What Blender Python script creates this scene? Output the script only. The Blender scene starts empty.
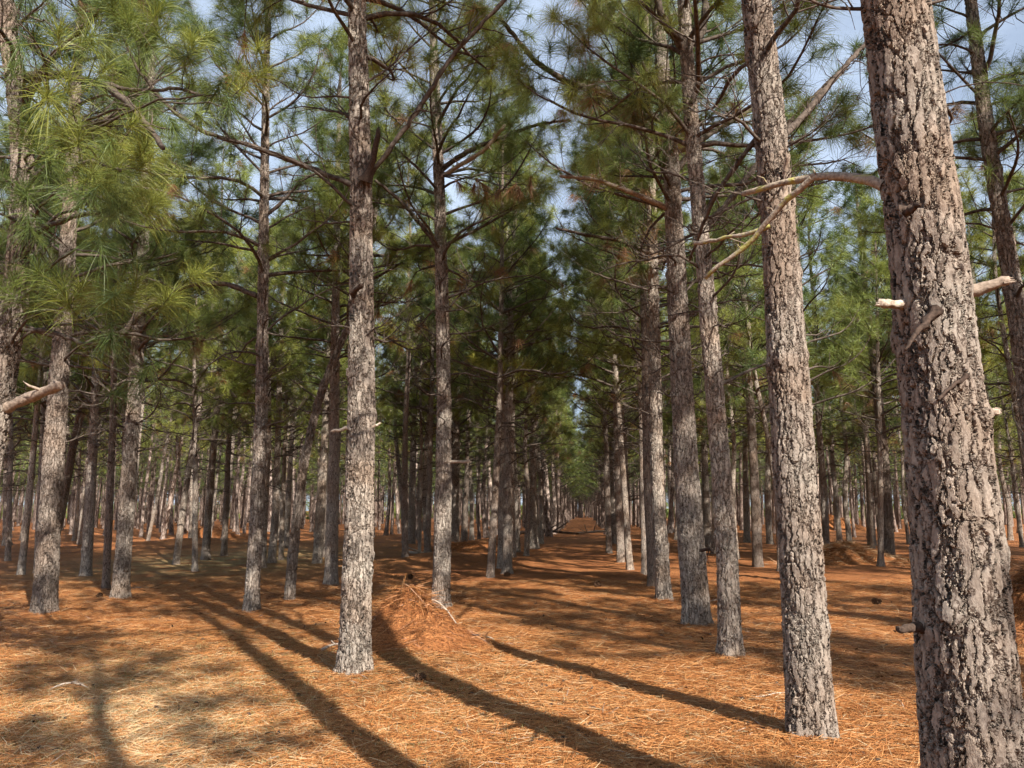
import bpy, math, random
import numpy as np
from mathutils import Vector

# ------------------------------------------------------------------ camera
F_PX = 769.0
PITCH = math.radians(9.3)
CAM_H = 1.6
scene = bpy.context.scene
COL = scene.collection

cam_d = bpy.data.cameras.new("camera")
cam = bpy.data.objects.new("camera", cam_d)
COL.objects.link(cam)
cam_d.sensor_width = 36.0
cam_d.lens = 36.0 * F_PX / 1024.0
cam_d.clip_start = 0.05
cam_d.clip_end = 2000.0
cam.location = (0, 0, CAM_H)
cam.rotation_euler = (math.radians(90) + PITCH, 0, 0)
scene.camera = cam

# ------------------------------------------------------------------ light
SUN_EL = 38.0
SHADOW_AZ = 32.0          # shadows run this many degrees left of straight ahead
world = bpy.data.worlds.new("World")
scene.world = world
world.use_nodes = True
wn = world.node_tree
wn.nodes.clear()
w_out = wn.nodes.new("ShaderNodeOutputWorld")
w_bg = wn.nodes.new("ShaderNodeBackground")
w_sky = wn.nodes.new("ShaderNodeTexSky")
w_sky.sky_type = 'NISHITA'
w_sky.sun_disc = False
w_sky.sun_elevation = math.radians(SUN_EL)
w_sky.sun_rotation = math.radians(180 - SHADOW_AZ)
w_sky.air_density = 1.0
w_sky.dust_density = 1.6
w_sky.ozone_density = 1.2
w_bg.inputs['Strength'].default_value = 0.05
# thin high cloud
w_tc = wn.nodes.new("ShaderNodeTexCoord")
w_map = wn.nodes.new("ShaderNodeMapping")
w_map.inputs['Scale'].default_value = (1.0, 1.0, 2.6)
w_no = wn.nodes.new("ShaderNodeTexNoise")
w_no.inputs['Scale'].default_value = 2.4
w_no.inputs['Detail'].default_value = 7
w_no.inputs['Roughness'].default_value = 0.6
w_no.inputs['Distortion'].default_value = 0.5
w_rp = wn.nodes.new("ShaderNodeValToRGB")
w_rp.color_ramp.elements[0].position = 0.40
w_rp.color_ramp.elements[0].color = (0.42, 0.42, 0.42, 1)
w_rp.color_ramp.elements[1].position = 0.68
w_rp.color_ramp.elements[1].color = (0.95, 0.95, 0.95, 1)
w_mx = wn.nodes.new("ShaderNodeMix")
w_mx.data_type = 'RGBA'
w_mx.inputs['B'].default_value = (7.4, 8.8, 11.0, 1)
L = wn.links.new
L(w_tc.outputs['Generated'], w_map.inputs['Vector'])
L(w_map.outputs[0], w_no.inputs['Vector'])
L(w_no.outputs[0], w_rp.inputs[0])
L(w_rp.outputs[0], w_mx.inputs['Factor'])
L(w_sky.outputs[0], w_mx.inputs['A'])
L(w_mx.outputs['Result'], w_bg.inputs['Color'])
L(w_bg.outputs[0], w_out.inputs[0])

sun_d = bpy.data.lights.new("sun", 'SUN')
sun_d.energy = 5.0
sun_d.angle = math.radians(0.5)
sun_d.color = (1.0, 0.94, 0.85)
sun = bpy.data.objects.new("sun", sun_d)
COL.objects.link(sun)
az = math.radians(SHADOW_AZ)
el = math.radians(SUN_EL)
sdir = Vector((-math.sin(az) * math.cos(el), math.cos(az) * math.cos(el), -math.sin(el)))
sun.rotation_euler = sdir.to_track_quat('-Z', 'Y').to_euler()

scene.view_settings.view_transform = 'Standard'
scene.view_settings.look = 'None'
scene.view_settings.exposure = 1.28
scene.view_settings.gamma = 1.0
scene.view_settings.use_curve_mapping = False
scene.render.engine = 'CYCLES'
cy = scene.cycles
cy.max_bounces = 4
cy.diffuse_bounces = 2
cy.glossy_bounces = 1
cy.transmission_bounces = 2
cy.transparent_max_bounces = 4
cy.use_denoising = True
cy.use_adaptive_sampling = True
cy.adaptive_threshold = 0.03
cy.caustics_reflective = False
cy.caustics_refractive = False

# ------------------------------------------------------------------ helpers
RNG = np.random.default_rng(11)
random.seed(11)
cP, sP = math.cos(PITCH), math.sin(PITCH)


def ray(px, py):
    dx = (px - 512.0) / F_PX
    up = (384.0 - py) / F_PX
    return dx, cP - sP * up, sP + cP * up


def at(px, py):
    dx, fy, dz = ray(px, py)
    t = CAM_H / -dz
    return np.array([dx * t, fy * t, 0.0])


def at_depth(px, py, Y):
    dx, fy, dz = ray(px, py)
    t = Y / fy
    return np.array([dx * t, Y, CAM_H + dz * t])


def px_size(Y, z=1.6):
    return (Y * cP + (z - CAM_H) * sP) / F_PX


MOUNDS = [  # x, y, rx, ry, h : soft swells of the ground sheet
    (at(412, 652)[0], 9.0, 0.75, 0.9, 0.20),
    (at(455, 556)[0], 24.5, 2.2, 1.6, 0.30),
    (-14.0, 36.0, 3.5, 2.5, 0.35),
    (11.5, 45.0, 5.0, 2.5, 0.4),
]


FEET = []


def gz(x, y):
    x = np.asarray(x, float)
    y = np.asarray(y, float)
    z = 0.022 * np.sin(x * 0.9 + 1.3 * np.sin(y * 0.37)) * np.cos(y * 0.71 + 0.6 * np.sin(x * 0.5))
    z = z + 0.012 * np.sin(x * 2.7 + y * 1.9) + 0.010 * np.sin(y * 3.3 - x * 1.4 + 1.0)
    r = np.hypot(x, y)
    far = np.clip((r - 30) / 90, 0, 3)
    z = z + far * 0.14
    for mx, my, rx, ry, h in MOUNDS:
        z = z + h * np.exp(-(((x - mx) / rx) ** 2 + ((y - my) / ry) ** 2))
    for fx, fy, fr in FEET:
        if fy < 16:
            d = np.hypot(x - fx, y - fy)
            z = z + 0.055 * np.exp(-(d / (fr + 0.16)) ** 2)
    return z


def mesh_from(name, V, quads=None, tris=None, qm=None, tm=None, attrs=None, smooth=False):
    me = bpy.data.meshes.new(name)
    nq = 0 if quads is None else len(quads)
    nt = 0 if tris is None else len(tris)
    me.vertices.add(len(V))
    me.vertices.foreach_set("co", np.ascontiguousarray(V, dtype=np.float32).ravel())
    loops = []
    if nq:
        loops.append(np.asarray(quads, np.int32).ravel())
    if nt:
        loops.append(np.asarray(tris, np.int32).ravel())
    loops = np.concatenate(loops)
    me.loops.add(len(loops))
    me.loops.foreach_set("vertex_index", loops)
    me.polygons.add(nq + nt)
    starts = np.concatenate([np.arange(nq) * 4, nq * 4 + np.arange(nt) * 3]).astype(np.int32)
    me.polygons.foreach_set("loop_start", starts)
    mi = np.zeros(nq + nt, np.int32)
    if qm is not None and nq:
        mi[:nq] = qm
    if tm is not None and nt:
        mi[nq:] = tm
    me.polygons.foreach_set("material_index", mi)
    sm = np.zeros(nq + nt, bool)
    if smooth:
        sm[:nq] = True
    me.polygons.foreach_set("use_smooth", sm)
    if attrs:
        for k, a in attrs.items():
            at_ = me.attributes.new(k, 'FLOAT', 'POINT')
            at_.data.foreach_set("value", np.ascontiguousarray(a, dtype=np.float32))
    me.update(calc_edges=True)
    return me


class Geo:
    """collects tubes (quads) and needles (tris) for one mesh"""
    def __init__(s):
        s.V = []; s.Q = []; s.T = []; s.qm = []; s.tm = []; s.tint = []; s.n = 0

    def add(s, V, Q=None, T=None, mat=0, tint=0.5):
        V = np.asarray(V, float)
        s.V.append(V)
        if Q is not None and len(Q):
            s.Q.append(np.asarray(Q) + s.n); s.qm.append(np.full(len(Q), mat))
        if T is not None and len(T):
            s.T.append(np.asarray(T) + s.n); s.tm.append(np.full(len(T), mat))
        s.tint.append(np.broadcast_to(np.asarray(tint, float), (len(V),)))
        s.n += len(V)

    def tube(s, P, R, sides=4, mat=0, cap=True, tint=0.5, lump=0.0):
        P = np.asarray(P, float); R = np.asarray(R, float)
        n = len(P)
        Tn = np.gradient(P, axis=0)
        Tn /= np.linalg.norm(Tn, axis=1, keepdims=True) + 1e-9
        ref = np.array([0.31, 0.17, 0.93]) if abs(Tn[:, 2]).mean() < 0.8 else np.array([0.97, 0.2, 0.1])
        A = np.cross(Tn, ref); A /= np.linalg.norm(A, axis=1, keepdims=True) + 1e-9
        B = np.cross(Tn, A)
        th = np.arange(sides) * 2 * math.pi / sides
        rr = R[:, None] * np.ones(sides)
        if lump:
            rr = rr * (1 + lump * RNG.normal(size=rr.shape))
        V = P[:, None, :] + rr[:, :, None] * (np.cos(th)[None, :, None] * A[:, None, :] + np.sin(th)[None, :, None] * B[:, None, :])
        V = V.reshape(-1, 3)
        i = np.arange(n - 1)[:, None] * sides
        j = np.arange(sides)[None, :]
        j2 = (j + 1) % sides
        Q = np.stack([i + j, i + j2, i + sides + j2, i + sides + j], -1).reshape(-1, 4)
        T = None
        if cap:
            V = np.vstack([V, P[-1] + Tn[-1] * R[-1] * 0.4])
            k = len(V) - 1
            b = (n - 1) * sides
            T = np.stack([b + np.arange(sides), b + (np.arange(sides) + 1) % sides, np.full(sides, k)], -1)
        s.add(V, Q, T, mat, tint)

    def build(s, name, smooth=True):
        V = np.vstack(s.V)
        Q = np.vstack(s.Q) if s.Q else None
        T = np.vstack(s.T) if s.T else None
        return mesh_from(name, V, Q, T, np.concatenate(s.qm) if s.qm else None,
                         np.concatenate(s.tm) if s.tm else None, {'tint': np.concatenate(s.tint)}, smooth)


def needles(g, P, D, Ln, W, mat, tint, droop=0.25, seg=1):
    """P start, D unit direction (N,3)"""
    N = len(P)
    if N == 0:
        return
    side = np.cross(D, RNG.normal(size=(N, 3)))
    side /= np.linalg.norm(side, axis=1, keepdims=True) + 1e-9
    side = side * (W * 0.5)[:, None]
    g_ = np.array([0, 0, -1.0])
    tip = P + D * Ln[:, None] + g_ * (droop * Ln)[:, None]
    if seg == 1:
        V = np.stack([P - side, P + side, tip], 1).reshape(-1, 3)
        T = np.arange(N * 3).reshape(-1, 3)
        g.add(V, None, T, mat, np.repeat(tint, 3))
    else:
        mid = P + D * (Ln * 0.5)[:, None] + g_ * (droop * Ln * 0.2)[:, None]
        V = np.stack([P - side, P + side, mid + side * 0.8, mid - side * 0.8, tip], 1).reshape(-1, 3)
        b = np.arange(N)[:, None] * 5
        Q = b + np.array([[0, 1, 2, 3]])
        T = b + np.array([[3, 2, 4]])
        g.add(V, Q, T, mat, np.repeat(tint, 5))


def tufts(g, tl, n, w, seg=1, mat=1, lmul=1.0):
    """tl: rows (x,y,z, ax,ay,az, size, tint, dead)"""
    if not len(tl):
        return
    A = np.asarray(tl, float)
    A = np.repeat(A, n, axis=0)
    N = len(A)
    ax = A[:, 3:6]
    ax = ax / (np.linalg.norm(ax, axis=1, keepdims=True) + 1e-9)
    pr = np.cross(ax, RNG.normal(size=(N, 3)))
    pr /= np.linalg.norm(pr, axis=1, keepdims=True) + 1e-9
    u = RNG.random(N)
    ang = np.radians(10 + 72 * RNG.random(N) ** 0.8 + 30 * (1 - u) * RNG.random(N))
    D = ax * np.cos(ang)[:, None] + pr * np.sin(ang)[:, None]
    P = A[:, 0:3] - ax * ((1 - u) * 0.16 * A[:, 6])[:, None]
    Ln = lmul * 0.26 * A[:, 6] * (0.7 + 0.45 * RNG.random(N))
    dead = A[:, 8] > 0.5
    D = np.where(dead[:, None], D * 0.8 + np.array([0, 0, -0.7]), D)
    D /= np.linalg.norm(D, axis=1, keepdims=True) + 1e-9
    tint = np.clip(A[:, 7] + RNG.normal(size=N) * 0.07, 0, 0.78)
    tint = np.where(dead, 0.9 + 0.1 * RNG.random(N), tint)
    W = w * (0.8 + 0.4 * RNG.random(N))
    needles(g, P, D, Ln, W, mat, tint, droop=0.30 if seg == 2 else 0.24, seg=seg)


def unit(v):
    v = np.asarray(v, float)
    return v / (np.linalg.norm(v) + 1e-9)


def limb(g, o, az_, elev, Ln, r0, live, rng, tl, sides=4, fine=True, dens=1.0, dead_p=0.03, tint0=0.4):
    """one limb with side shoots; appends tufts to tl"""
    nseg = 8
    d = np.array([math.cos(az_) * math.cos(elev), math.sin(az_) * math.cos(elev), math.sin(elev)])
    P = [np.asarray(o, float)]
    side = np.array([-math.sin(az_), math.cos(az_), 0])
    bend = rng.normal() * 0.10
    lift = (0.10 if live else 0.05) + rng.normal() * 0.06
    for i in range(nseg):
        t = i / nseg
        sag = -0.05 if t < 0.45 else lift * 1.6
        d = unit(d + side * bend + np.array([0, 0, sag]) + rng.normal(size=3) * (0.09 if live else 0.16))
        P.append(P[-1] + d * Ln / nseg)
    P = np.array(P)
    R = r0 * (1 - np.linspace(0, 1, nseg + 1) * 0.78)
    g.tube(P, R, sides, 0)
    tint = tint0 + rng.normal() * 0.14
    if live:
        tl.append((*P[-1], *unit(P[-1] - P[-2] + [0, 0, .12 * Ln / 4]), 1.0 + 0.2 * rng.random(), tint, 0))
    ns = int((3 + Ln * 3.4) * dens)
    for k in range(ns):
        t = 0.22 + 0.75 * (k + rng.random()) / ns
        f = t * nseg
        i = min(int(f), nseg - 1)
        p = P[i] + (P[i + 1] - P[i]) * (f - i)
        dd = unit(P[i + 1] - P[i])
        sgn = 1 if k % 2 else -1
        s = unit(np.cross(dd, [0, 0, 1.0])) * sgn
        sd = unit(dd * (0.55 + 0.3 * rng.random()) + s * (0.5 + 0.5 * rng.random()) + np.array([0, 0, 0.05 + 0.5 * rng.random()]))
        sl = (0.22 + 0.42 * rng.random()) * (0.5 + 0.55 * min(Ln, 2.4) * (1.05 - t * 0.7))
        if not live:
            sl *= 0.4 + 0.9 * rng.random()
        m = 5
        Q = [p]
        cv = rng.normal(size=3) * 0.16
        upw = (0.10 + 0.2 * rng.random()) * (1 if rng.random() < 0.8 else -0.7)
        for _ in range(m - 1):
            sd = unit(sd + cv + np.array([0, 0, upw]) + rng.normal(size=3) * 0.1)
            Q.append(Q[-1] + sd * sl / (m - 1))
        Q = np.array(Q)
        rs = max(0.0035, R[i] * 0.42)
        g.tube(Q, rs * np.linspace(1, 0.45, m), 3, 0)
        if live:
            dead = 1 if rng.random() < dead_p else 0
            tl.append((*Q[-1], *unit(Q[-1] - Q[-2] + [0, 0, 0.02]), 0.8 + 0.4 * rng.random(), tint + rng.normal() * 0.07, dead))
            if rng.random() < 0.55 and t > 0.35:
                q = Q[2] + (Q[3] - Q[2]) * rng.random()
                e = unit(sd + s * rng.normal() * 0.7 + np.array([0, 0, 0.4]) + rng.normal(size=3) * 0.3) * (0.1 + 0.22 * rng.random())
                g.tube(np.array([q, q + e * 0.5 + rng.normal(size=3) * 0.01, q + e]), [rs * .6, rs * .5, rs * .4], 3, 0)
                tl.append((*(q + e), *unit(e), 0.75 + 0.35 * rng.random(), tint + rng.normal() * 0.07, dead))
        elif fine:
            for _ in range(2):
                if rng.random() < 0.6:
                    q = Q[1 + int(rng.random() * 3)]
                    e = unit(sd + rng.normal(size=3) * 0.6) * (0.08 + 0.25 * rng.random())
                    g.tube(np.array([q, q + e * 0.55 + rng.normal(size=3) * 0.02, q + e]), [rs * .5, rs * .42, rs * .3], 3, 0)


def axis_at(ax, h):
    """ax: (n,3) trunk axis, returns point at height h (local z)"""
    return np.array([np.interp(h, ax[:, 2], ax[:, 0]), np.interp(h, ax[:, 2], ax[:, 1]), h])


def trunk_r(h, H, r0, ex=0.62):
    t = np.clip(h / H, 0, 1)
    return r0 * np.maximum((1 - t) ** ex, 0.05) * (1 + 0.28 * np.exp(-h / 0.15))


def crown_geo(ax, H, r0, dead0, live0, rng, whorl=0.55, lod=None, Lmax=2.2, dens=1.0, base=None, dead_keep=0.95, sides=4, tint0=0.4, dead_dens=1.7):
    """limbs + tufts -> Geo.  lod = (n, w, seg) or function(world positions)->lists"""
    g = Geo()
    tl = []
    h = dead0
    a = rng.random() * 6.28
    while h < H - 0.3:
        k = rng.integers(2, 5)
        t = max(0.0, (h - live0) / (H - live0))
        for q in range(k):
            a += 6.28 / k + rng.normal() * 0.35
            hh = h + rng.normal() * 0.07
            o = axis_at(ax, hh)
            if h < live0:
                if rng.random() > dead_keep:
                    continue
                u = (h - dead0) / max(0.1, live0 - dead0)
                ln = (0.15 + 0.9 * rng.random() ** 2) if rng.random() < 0.55 - 0.45 * u else (0.9 + 1.6 * rng.random()) * (0.5 + 0.5 * u)
                limb(g, o, a, math.radians(5 + 25 * rng.random()), ln, 0.008 + 0.009 * ln, False, rng, tl, sides, True, dead_dens)
            else:
                ln = (Lmax * (1 - t) ** 0.75 + 0.25) * (0.7 + 0.5 * rng.random())
                limb(g, o, a, math.radians(12 + 35 * t + 18 * rng.random()), ln, 0.008 + 0.011 * ln, True, rng, tl, sides, True, dens, tint0=tint0, dead_p=0.07 if t < 0.15 else 0.01)
        a += 0.7
        h += whorl * (0.75 + 0.5 * rng.random())
    o = axis_at(ax, H - 0.05)
    tl.append((*o, 0, 0, 1, 1.1, tint0, 0))
    tl = np.array(tl)
    lod(g, tl)
    return g


# ------------------------------------------------------------------ materials
def new_mat(name):
    m = bpy.data.materials.new(name)
    m.use_nodes = True
    nt = m.node_tree
    nt.nodes.clear()
    out = nt.nodes.new("ShaderNodeOutputMaterial")
    return m, nt, out


def N(nt, kind, **kw):
    n = nt.nodes.new(kind)
    for k, v in kw.items():
        if k.startswith('i_'):
            n.inputs[k[2:].replace('_', ' ')].default_value = v
        else:
            setattr(n, k, v)
    return n


def ramp(nt, pts):
    r = nt.nodes.new("ShaderNodeValToRGB")
    cr = r.color_ramp
    while len(cr.elements) < len(pts):
        cr.elements.new(0.5)
    for e, (p, c) in zip(cr.elements, pts):
        e.position = p
        e.color = (*c, 1) if len(c) == 3 else c
    return r


def bark_material(name, fine=True, light=1.0):
    m, nt, out = new_mat(name)
    lk = nt.links.new
    tc = N(nt, "ShaderNodeTexCoord")
    oi = N(nt, "ShaderNodeObjectInfo")
    comb = N(nt, "ShaderNodeCombineXYZ")
    lk(oi.outputs['Random'], comb.inputs[2])
    off = N(nt, "ShaderNodeVectorMath", operation='MULTIPLY_ADD')
    off.inputs[1].default_value = (0, 0, 37.0)
    lk(comb.outputs[0], off.inputs[0]); lk(tc.outputs['Object'], off.inputs[2])
    mp = N(nt, "ShaderNodeMapping")
    mp.inputs['Scale'].default_value = (1, 1, 0.18)
    lk(off.outputs[0], mp.inputs[0])
    # coarse + fine warp gives jagged, not rounded, plates
    wz = N(nt, "ShaderNodeTexNoise", i_Scale=20.0, i_Detail=4.0, i_Roughness=0.58)
    mpw = N(nt, "ShaderNodeMapping"); mpw.inputs['Scale'].default_value = (1, 1, 0.75)
    lk(off.outputs[0], mpw.inputs[0]); lk(mpw.outputs[0], wz.inputs['Vector'])
    ws = N(nt, "ShaderNodeVectorMath", operation='MULTIPLY_ADD')
    ws.inputs[1].default_value = (0.070, 0.070, 0.045)
    lk(wz.outputs['Color'], ws.inputs[0]); lk(mp.outputs[0], ws.inputs[2])
    vo = N(nt, "ShaderNodeTexVoronoi", feature='DISTANCE_TO_EDGE', i_Scale=25.0)
    lk(ws.outputs[0], vo.inputs['Vector'])
    # shorter flakes on top of the long ridges
    mq = N(nt, "ShaderNodeMapping"); mq.inputs['Scale'].default_value = (1, 1, 0.62)
    lk(off.outputs[0], mq.inputs[0])
    wq = N(nt, "ShaderNodeVectorMath", operation='MULTIPLY_ADD')
    wq.inputs[1].default_value = (0.05, 0.05, 0.05)
    lk(wz.outputs['Color'], wq.inputs[0]); lk(mq.outputs[0], wq.inputs[2])
    vc = N(nt, "ShaderNodeTexVoronoi", feature='F1', i_Scale=42.0)
    lk(wq.outputs[0], vc.inputs['Vector'])
    no = N(nt, "ShaderNodeTexNoise", i_Scale=75.0, i_Detail=5.0, i_Roughness=0.7)
    mp2 = N(nt, "ShaderNodeMapping"); mp2.inputs['Scale'].default_value = (1, 1, 0.55)
    lk(tc.outputs['Object'], mp2.inputs[0]); lk(mp2.outputs[0], no.inputs['Vector'])
    big = N(nt, "ShaderNodeTexNoise", i_Scale=2.3, i_Detail=4.0)
    lk(off.outputs[0], big.inputs['Vector'])
    # width of the fissures varies along the trunk
    fw = N(nt, "ShaderNodeTexNoise", i_Scale=9.0, i_Detail=2.0)
    lk(off.outputs[0], fw.inputs['Vector'])
    fm = N(nt, "ShaderNodeMapRange"); fm.inputs['From Min'].default_value = 0.3; fm.inputs['From Max'].default_value = 0.7
    fm.inputs['To Min'].default_value = 0.09; fm.inputs['To Max'].default_value = 0.20
    lk(fw.outputs[0], fm.inputs['Value'])
    e = N(nt, "ShaderNodeMapRange", interpolation_type='SMOOTHSTEP')
    e.inputs['From Min'].default_value = 0.0
    lk(fm.outputs[0], e.inputs['From Max'])
    lk(vo.outputs['Distance'], e.inputs['Value'])
    bw = N(nt, "ShaderNodeSeparateColor")
    lk(vc.outputs['Color'], bw.inputs[0])
    h1 = N(nt, "ShaderNodeMath", operation='MULTIPLY_ADD')
    lk(bw.outputs[0], h1.inputs[0]); h1.inputs[1].default_value = 0.30; h1.inputs[2].default_value = 0.75
    h2 = N(nt, "ShaderNodeMath", operation='MULTIPLY')
    lk(h1.outputs[0], h2.inputs[0]); lk(e.outputs[0], h2.inputs[1])
    h3 = N(nt, "ShaderNodeMath", operation='MULTIPLY_ADD')
    lk(no.outputs[0], h3.inputs[0]); h3.inputs[1].default_value = 0.36; lk(h2.outputs[0], h3.inputs[2])
    dp = N(nt, "ShaderNodeDisplacement")
    dp.inputs['Scale'].default_value = 0.024 if fine else 0.014
    dp.inputs['Midlevel'].default_value = 0.65
    lk(h3.outputs[0], dp.inputs['Height'])
    lk(dp.outputs[0], out.inputs['Displacement'])
    c_f = (0.100, 0.074, 0.060); c_p1 = (0.235, 0.198, 0.170); c_p2 = (0.44, 0.392, 0.345)
    r1 = ramp(nt, [(0.30, c_p1), (0.68, c_p2)])
    lk(no.outputs[0], r1.inputs[0])
    mx = N(nt, "ShaderNodeMix", data_type='RGBA')
    er = N(nt, "ShaderNodeMath", operation='MULTIPLY'); er.use_clamp = True
    er.inputs[1].default_value = 2.4
    lk(e.outputs[0], er.inputs[0])
    lk(er.outputs[0], mx.inputs['Factor'])
    mx.inputs['A'].default_value = (*c_f, 1)
    lk(r1.outputs[0], mx.inputs['B'])
    prev = mx.outputs['Result']
    for src, st in ((bw.outputs[1], [(0.0, (0.70, 0.66, 0.63)), (0.5, (0.92, 0.90, 0.87)), (1.0, (1.1, 1.08, 1.05))]),
                    (big.outputs[0], [(0.35, (0.88, 0.80, 0.74)), (0.5, (0.95, 0.93, 0.92)), (0.68, (1.02, 1.05, 1.06))]),
                    (oi.outputs['Random'], [(0.0, (0.66, 0.61, 0.58)), (0.5, (0.92, 0.91, 0.90)), (1.0, (1.12, 1.10, 1.06))])):
        q = N(nt, "ShaderNodeMix", data_type='RGBA', blend_type='MULTIPLY')
        q.inputs['Factor'].default_value = 1.0
        r = ramp(nt, st)
        lk(src, r.inputs[0]); lk(prev, q.inputs['A']); lk(r.outputs[0], q.inputs['B'])
        prev = q.outputs['Result']
    b = N(nt, "ShaderNodeBsdfPrincipled", i_Roughness=0.9)
    b.inputs['Specular IOR Level'].default_value = 0.12
    lk(prev, b.inputs['Base Color'])
    lk(b.outputs[0], out.inputs[0])
    m.displacement_method = 'BOTH' if fine else 'BUMP'
    return m


def bark_far_material():
    m, nt, out = new_mat("pine_bark_far")
    lk = nt.links.new
    tc = N(nt, "ShaderNodeTexCoord")
    oi = N(nt, "ShaderNodeObjectInfo")
    mp = N(nt, "ShaderNodeMapping"); mp.inputs['Scale'].default_value = (1, 1, 0.3)
    lk(tc.outputs['Object'], mp.inputs[0])
    no = N(nt, "ShaderNodeTexNoise", i_Scale=22.0, i_Detail=3.0)
    lk(mp.outputs[0], no.inputs['Vector'])
    r1 = ramp(nt, [(0.36, (0.09, 0.062, 0.050)), (0.48, (0.26, 0.205, 0.175)), (0.66, (0.42, 0.35, 0.31))])
    lk(no.outputs[0], r1.inputs[0])
    q = N(nt, "ShaderNodeMix", data_type='RGBA', blend_type='MULTIPLY')
    q.inputs['Factor'].default_value = 1.0
    r = ramp(nt, [(0.0, (0.60, 0.55, 0.52)), (0.5, (0.88, 0.86, 0.85)), (1.0, (1.2, 1.17, 1.12))])
    lk(oi.outputs['Random'], r.inputs[0]); lk(r1.outputs[0], q.inputs['A']); lk(r.outputs[0], q.inputs['B'])
    b = N(nt, "ShaderNodeBsdfDiffuse")
    lk(q.outputs['Result'], b.inputs[0]); lk(b.outputs[0], out.inputs[0])
    return m


BARK_PLAIN = bark_far_material()
BARK = bark_material("pine_bark_near", True)
BARK_FAR = bark_material("pine_bark", False)


def simple_bark(name, ca, cb, scale=40, lichen=None):
    m, nt, out = new_mat(name)
    lk = nt.links.new
    tc = N(nt, "ShaderNodeTexCoord")
    no = N(nt, "ShaderNodeTexNoise", i_Scale=scale, i_Detail=4.0)
    lk(tc.outputs['Object'], no.inputs['Vector'])
    r = ramp(nt, [(0.3, ca), (0.7, cb)])
    lk(no.outputs[0], r.inputs[0])
    b = N(nt, "ShaderNodeBsdfPrincipled", i_Roughness=0.9)
    b.inputs['Specular IOR Level'].default_value = 0.15
    src = r.outputs[0]
    if lichen:
        n2 = N(nt, "ShaderNodeTexNoise", i_Scale=11.0, i_Detail=6.0)
        lk(tc.outputs['Object'], n2.inputs['Vector'])
        mr = N(nt, "ShaderNodeMapRange")
        mr.inputs['From Min'].default_value = 0.53; mr.inputs['From Max'].default_value = 0.62
        lk(n2.outputs[0], mr.inputs['Value'])
        mx = N(nt, "ShaderNodeMix", data_type='RGBA')
        lk(mr.outputs[0], mx.inputs['Factor']); lk(src, mx.inputs['A']); mx.inputs['B'].default_value = (*lichen, 1)
        src = mx.outputs['Result']
    lk(src, b.inputs['Base Color'])
    bp = N(nt, "ShaderNodeBump"); bp.inputs['Strength'].default_value = 0.8; bp.inputs['Distance'].default_value = 0.006
    lk(no.outputs[0], bp.inputs['Height']); lk(bp.outputs[0], b.inputs['Normal'])
    lk(b.outputs[0], out.inputs[0])
    return m


TWIG = simple_bark("twig_bark", (0.035, 0.026, 0.020), (0.135, 0.105, 0.085), 25)
LIMB = simple_bark("limb_bark", (0.16, 0.12, 0.09), (0.36, 0.28, 0.22), 45)
LICHEN = simple_bark("lichen_limb_bark", (0.15, 0.11, 0.085), (0.40, 0.33, 0.25), 60, (0.34, 0.31, 0.10))
DEADWOOD = simple_bark("dead_wood", (0.20, 0.14, 0.10), (0.50, 0.42, 0.34), 60)
DARKWOOD = simple_bark("dark_wood", (0.03, 0.02, 0.015), (0.09, 0.06, 0.045), 60)
CONE = simple_bark("cone_scales", (0.05, 0.025, 0.015), (0.16, 0.09, 0.05), 60)


def needle_material(name, stops, trans=0.35):
    m, nt, out = new_mat(name)
    lk = nt.links.new
    a = N(nt, "ShaderNodeAttribute", attribute_name='tint')
    r = ramp(nt, stops)
    lk(a.outputs['Fac'], r.inputs[0])
    oi = N(nt, "ShaderNodeObjectInfo")
    r5 = ramp(nt, [(0.0, (0.80, 0.88, 0.95)), (0.5, (1, 1, 1)), (1.0, (1.22, 1.12, 0.9))])
    lk(oi.outputs['Random'], r5.inputs[0])
    mm = N(nt, "ShaderNodeMix", data_type='RGBA', blend_type='MULTIPLY')
    mm.inputs['Factor'].default_value = 1.0
    lk(r.outputs[0], mm.inputs['A']); lk(r5.outputs[0], mm.inputs['B'])
    b = N(nt, "ShaderNodeBsdfPrincipled", i_Roughness=0.45)
    b.inputs['Specular IOR Level'].default_value = 0.35
    t = N(nt, "ShaderNodeBsdfTranslucent")
    lk(mm.outputs['Result'], b.inputs['Base Color']); lk(mm.outputs['Result'], t.inputs[0])
    mx = N(nt, "ShaderNodeMixShader"); mx.inputs[0].default_value = trans
    lk(b.outputs[0], mx.inputs[1]); lk(t.outputs[0], mx.inputs[2])
    lk(mx.outputs[0], out.inputs[0])
    return m


NEEDLE = needle_material("pine_needles", [
    (0.0, (0.055, 0.088, 0.028)), (0.35, (0.110, 0.150, 0.038)), (0.60, (0.215, 0.245, 0.055)),
    (0.78, (0.310, 0.325, 0.070)), (0.86, (0.20, 0.115, 0.05)), (1.0, (0.33, 0.165, 0.075))])
STRAW = needle_material("fallen_needles", [
    (0.0, (0.10, 0.037, 0.014)), (0.3, (0.27, 0.102, 0.034)), (0.6, (0.41, 0.176, 0.060)),
    (0.85, (0.50, 0.275, 0.118)), (1.0, (0.53, 0.41, 0.26))], 0.15)
GRASS = needle_material("dry_grass", [
    (0.0, (0.16, 0.18, 0.05)), (0.4, (0.34, 0.30, 0.11)), (1.0, (0.58, 0.48, 0.27))], 0.3)


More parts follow.
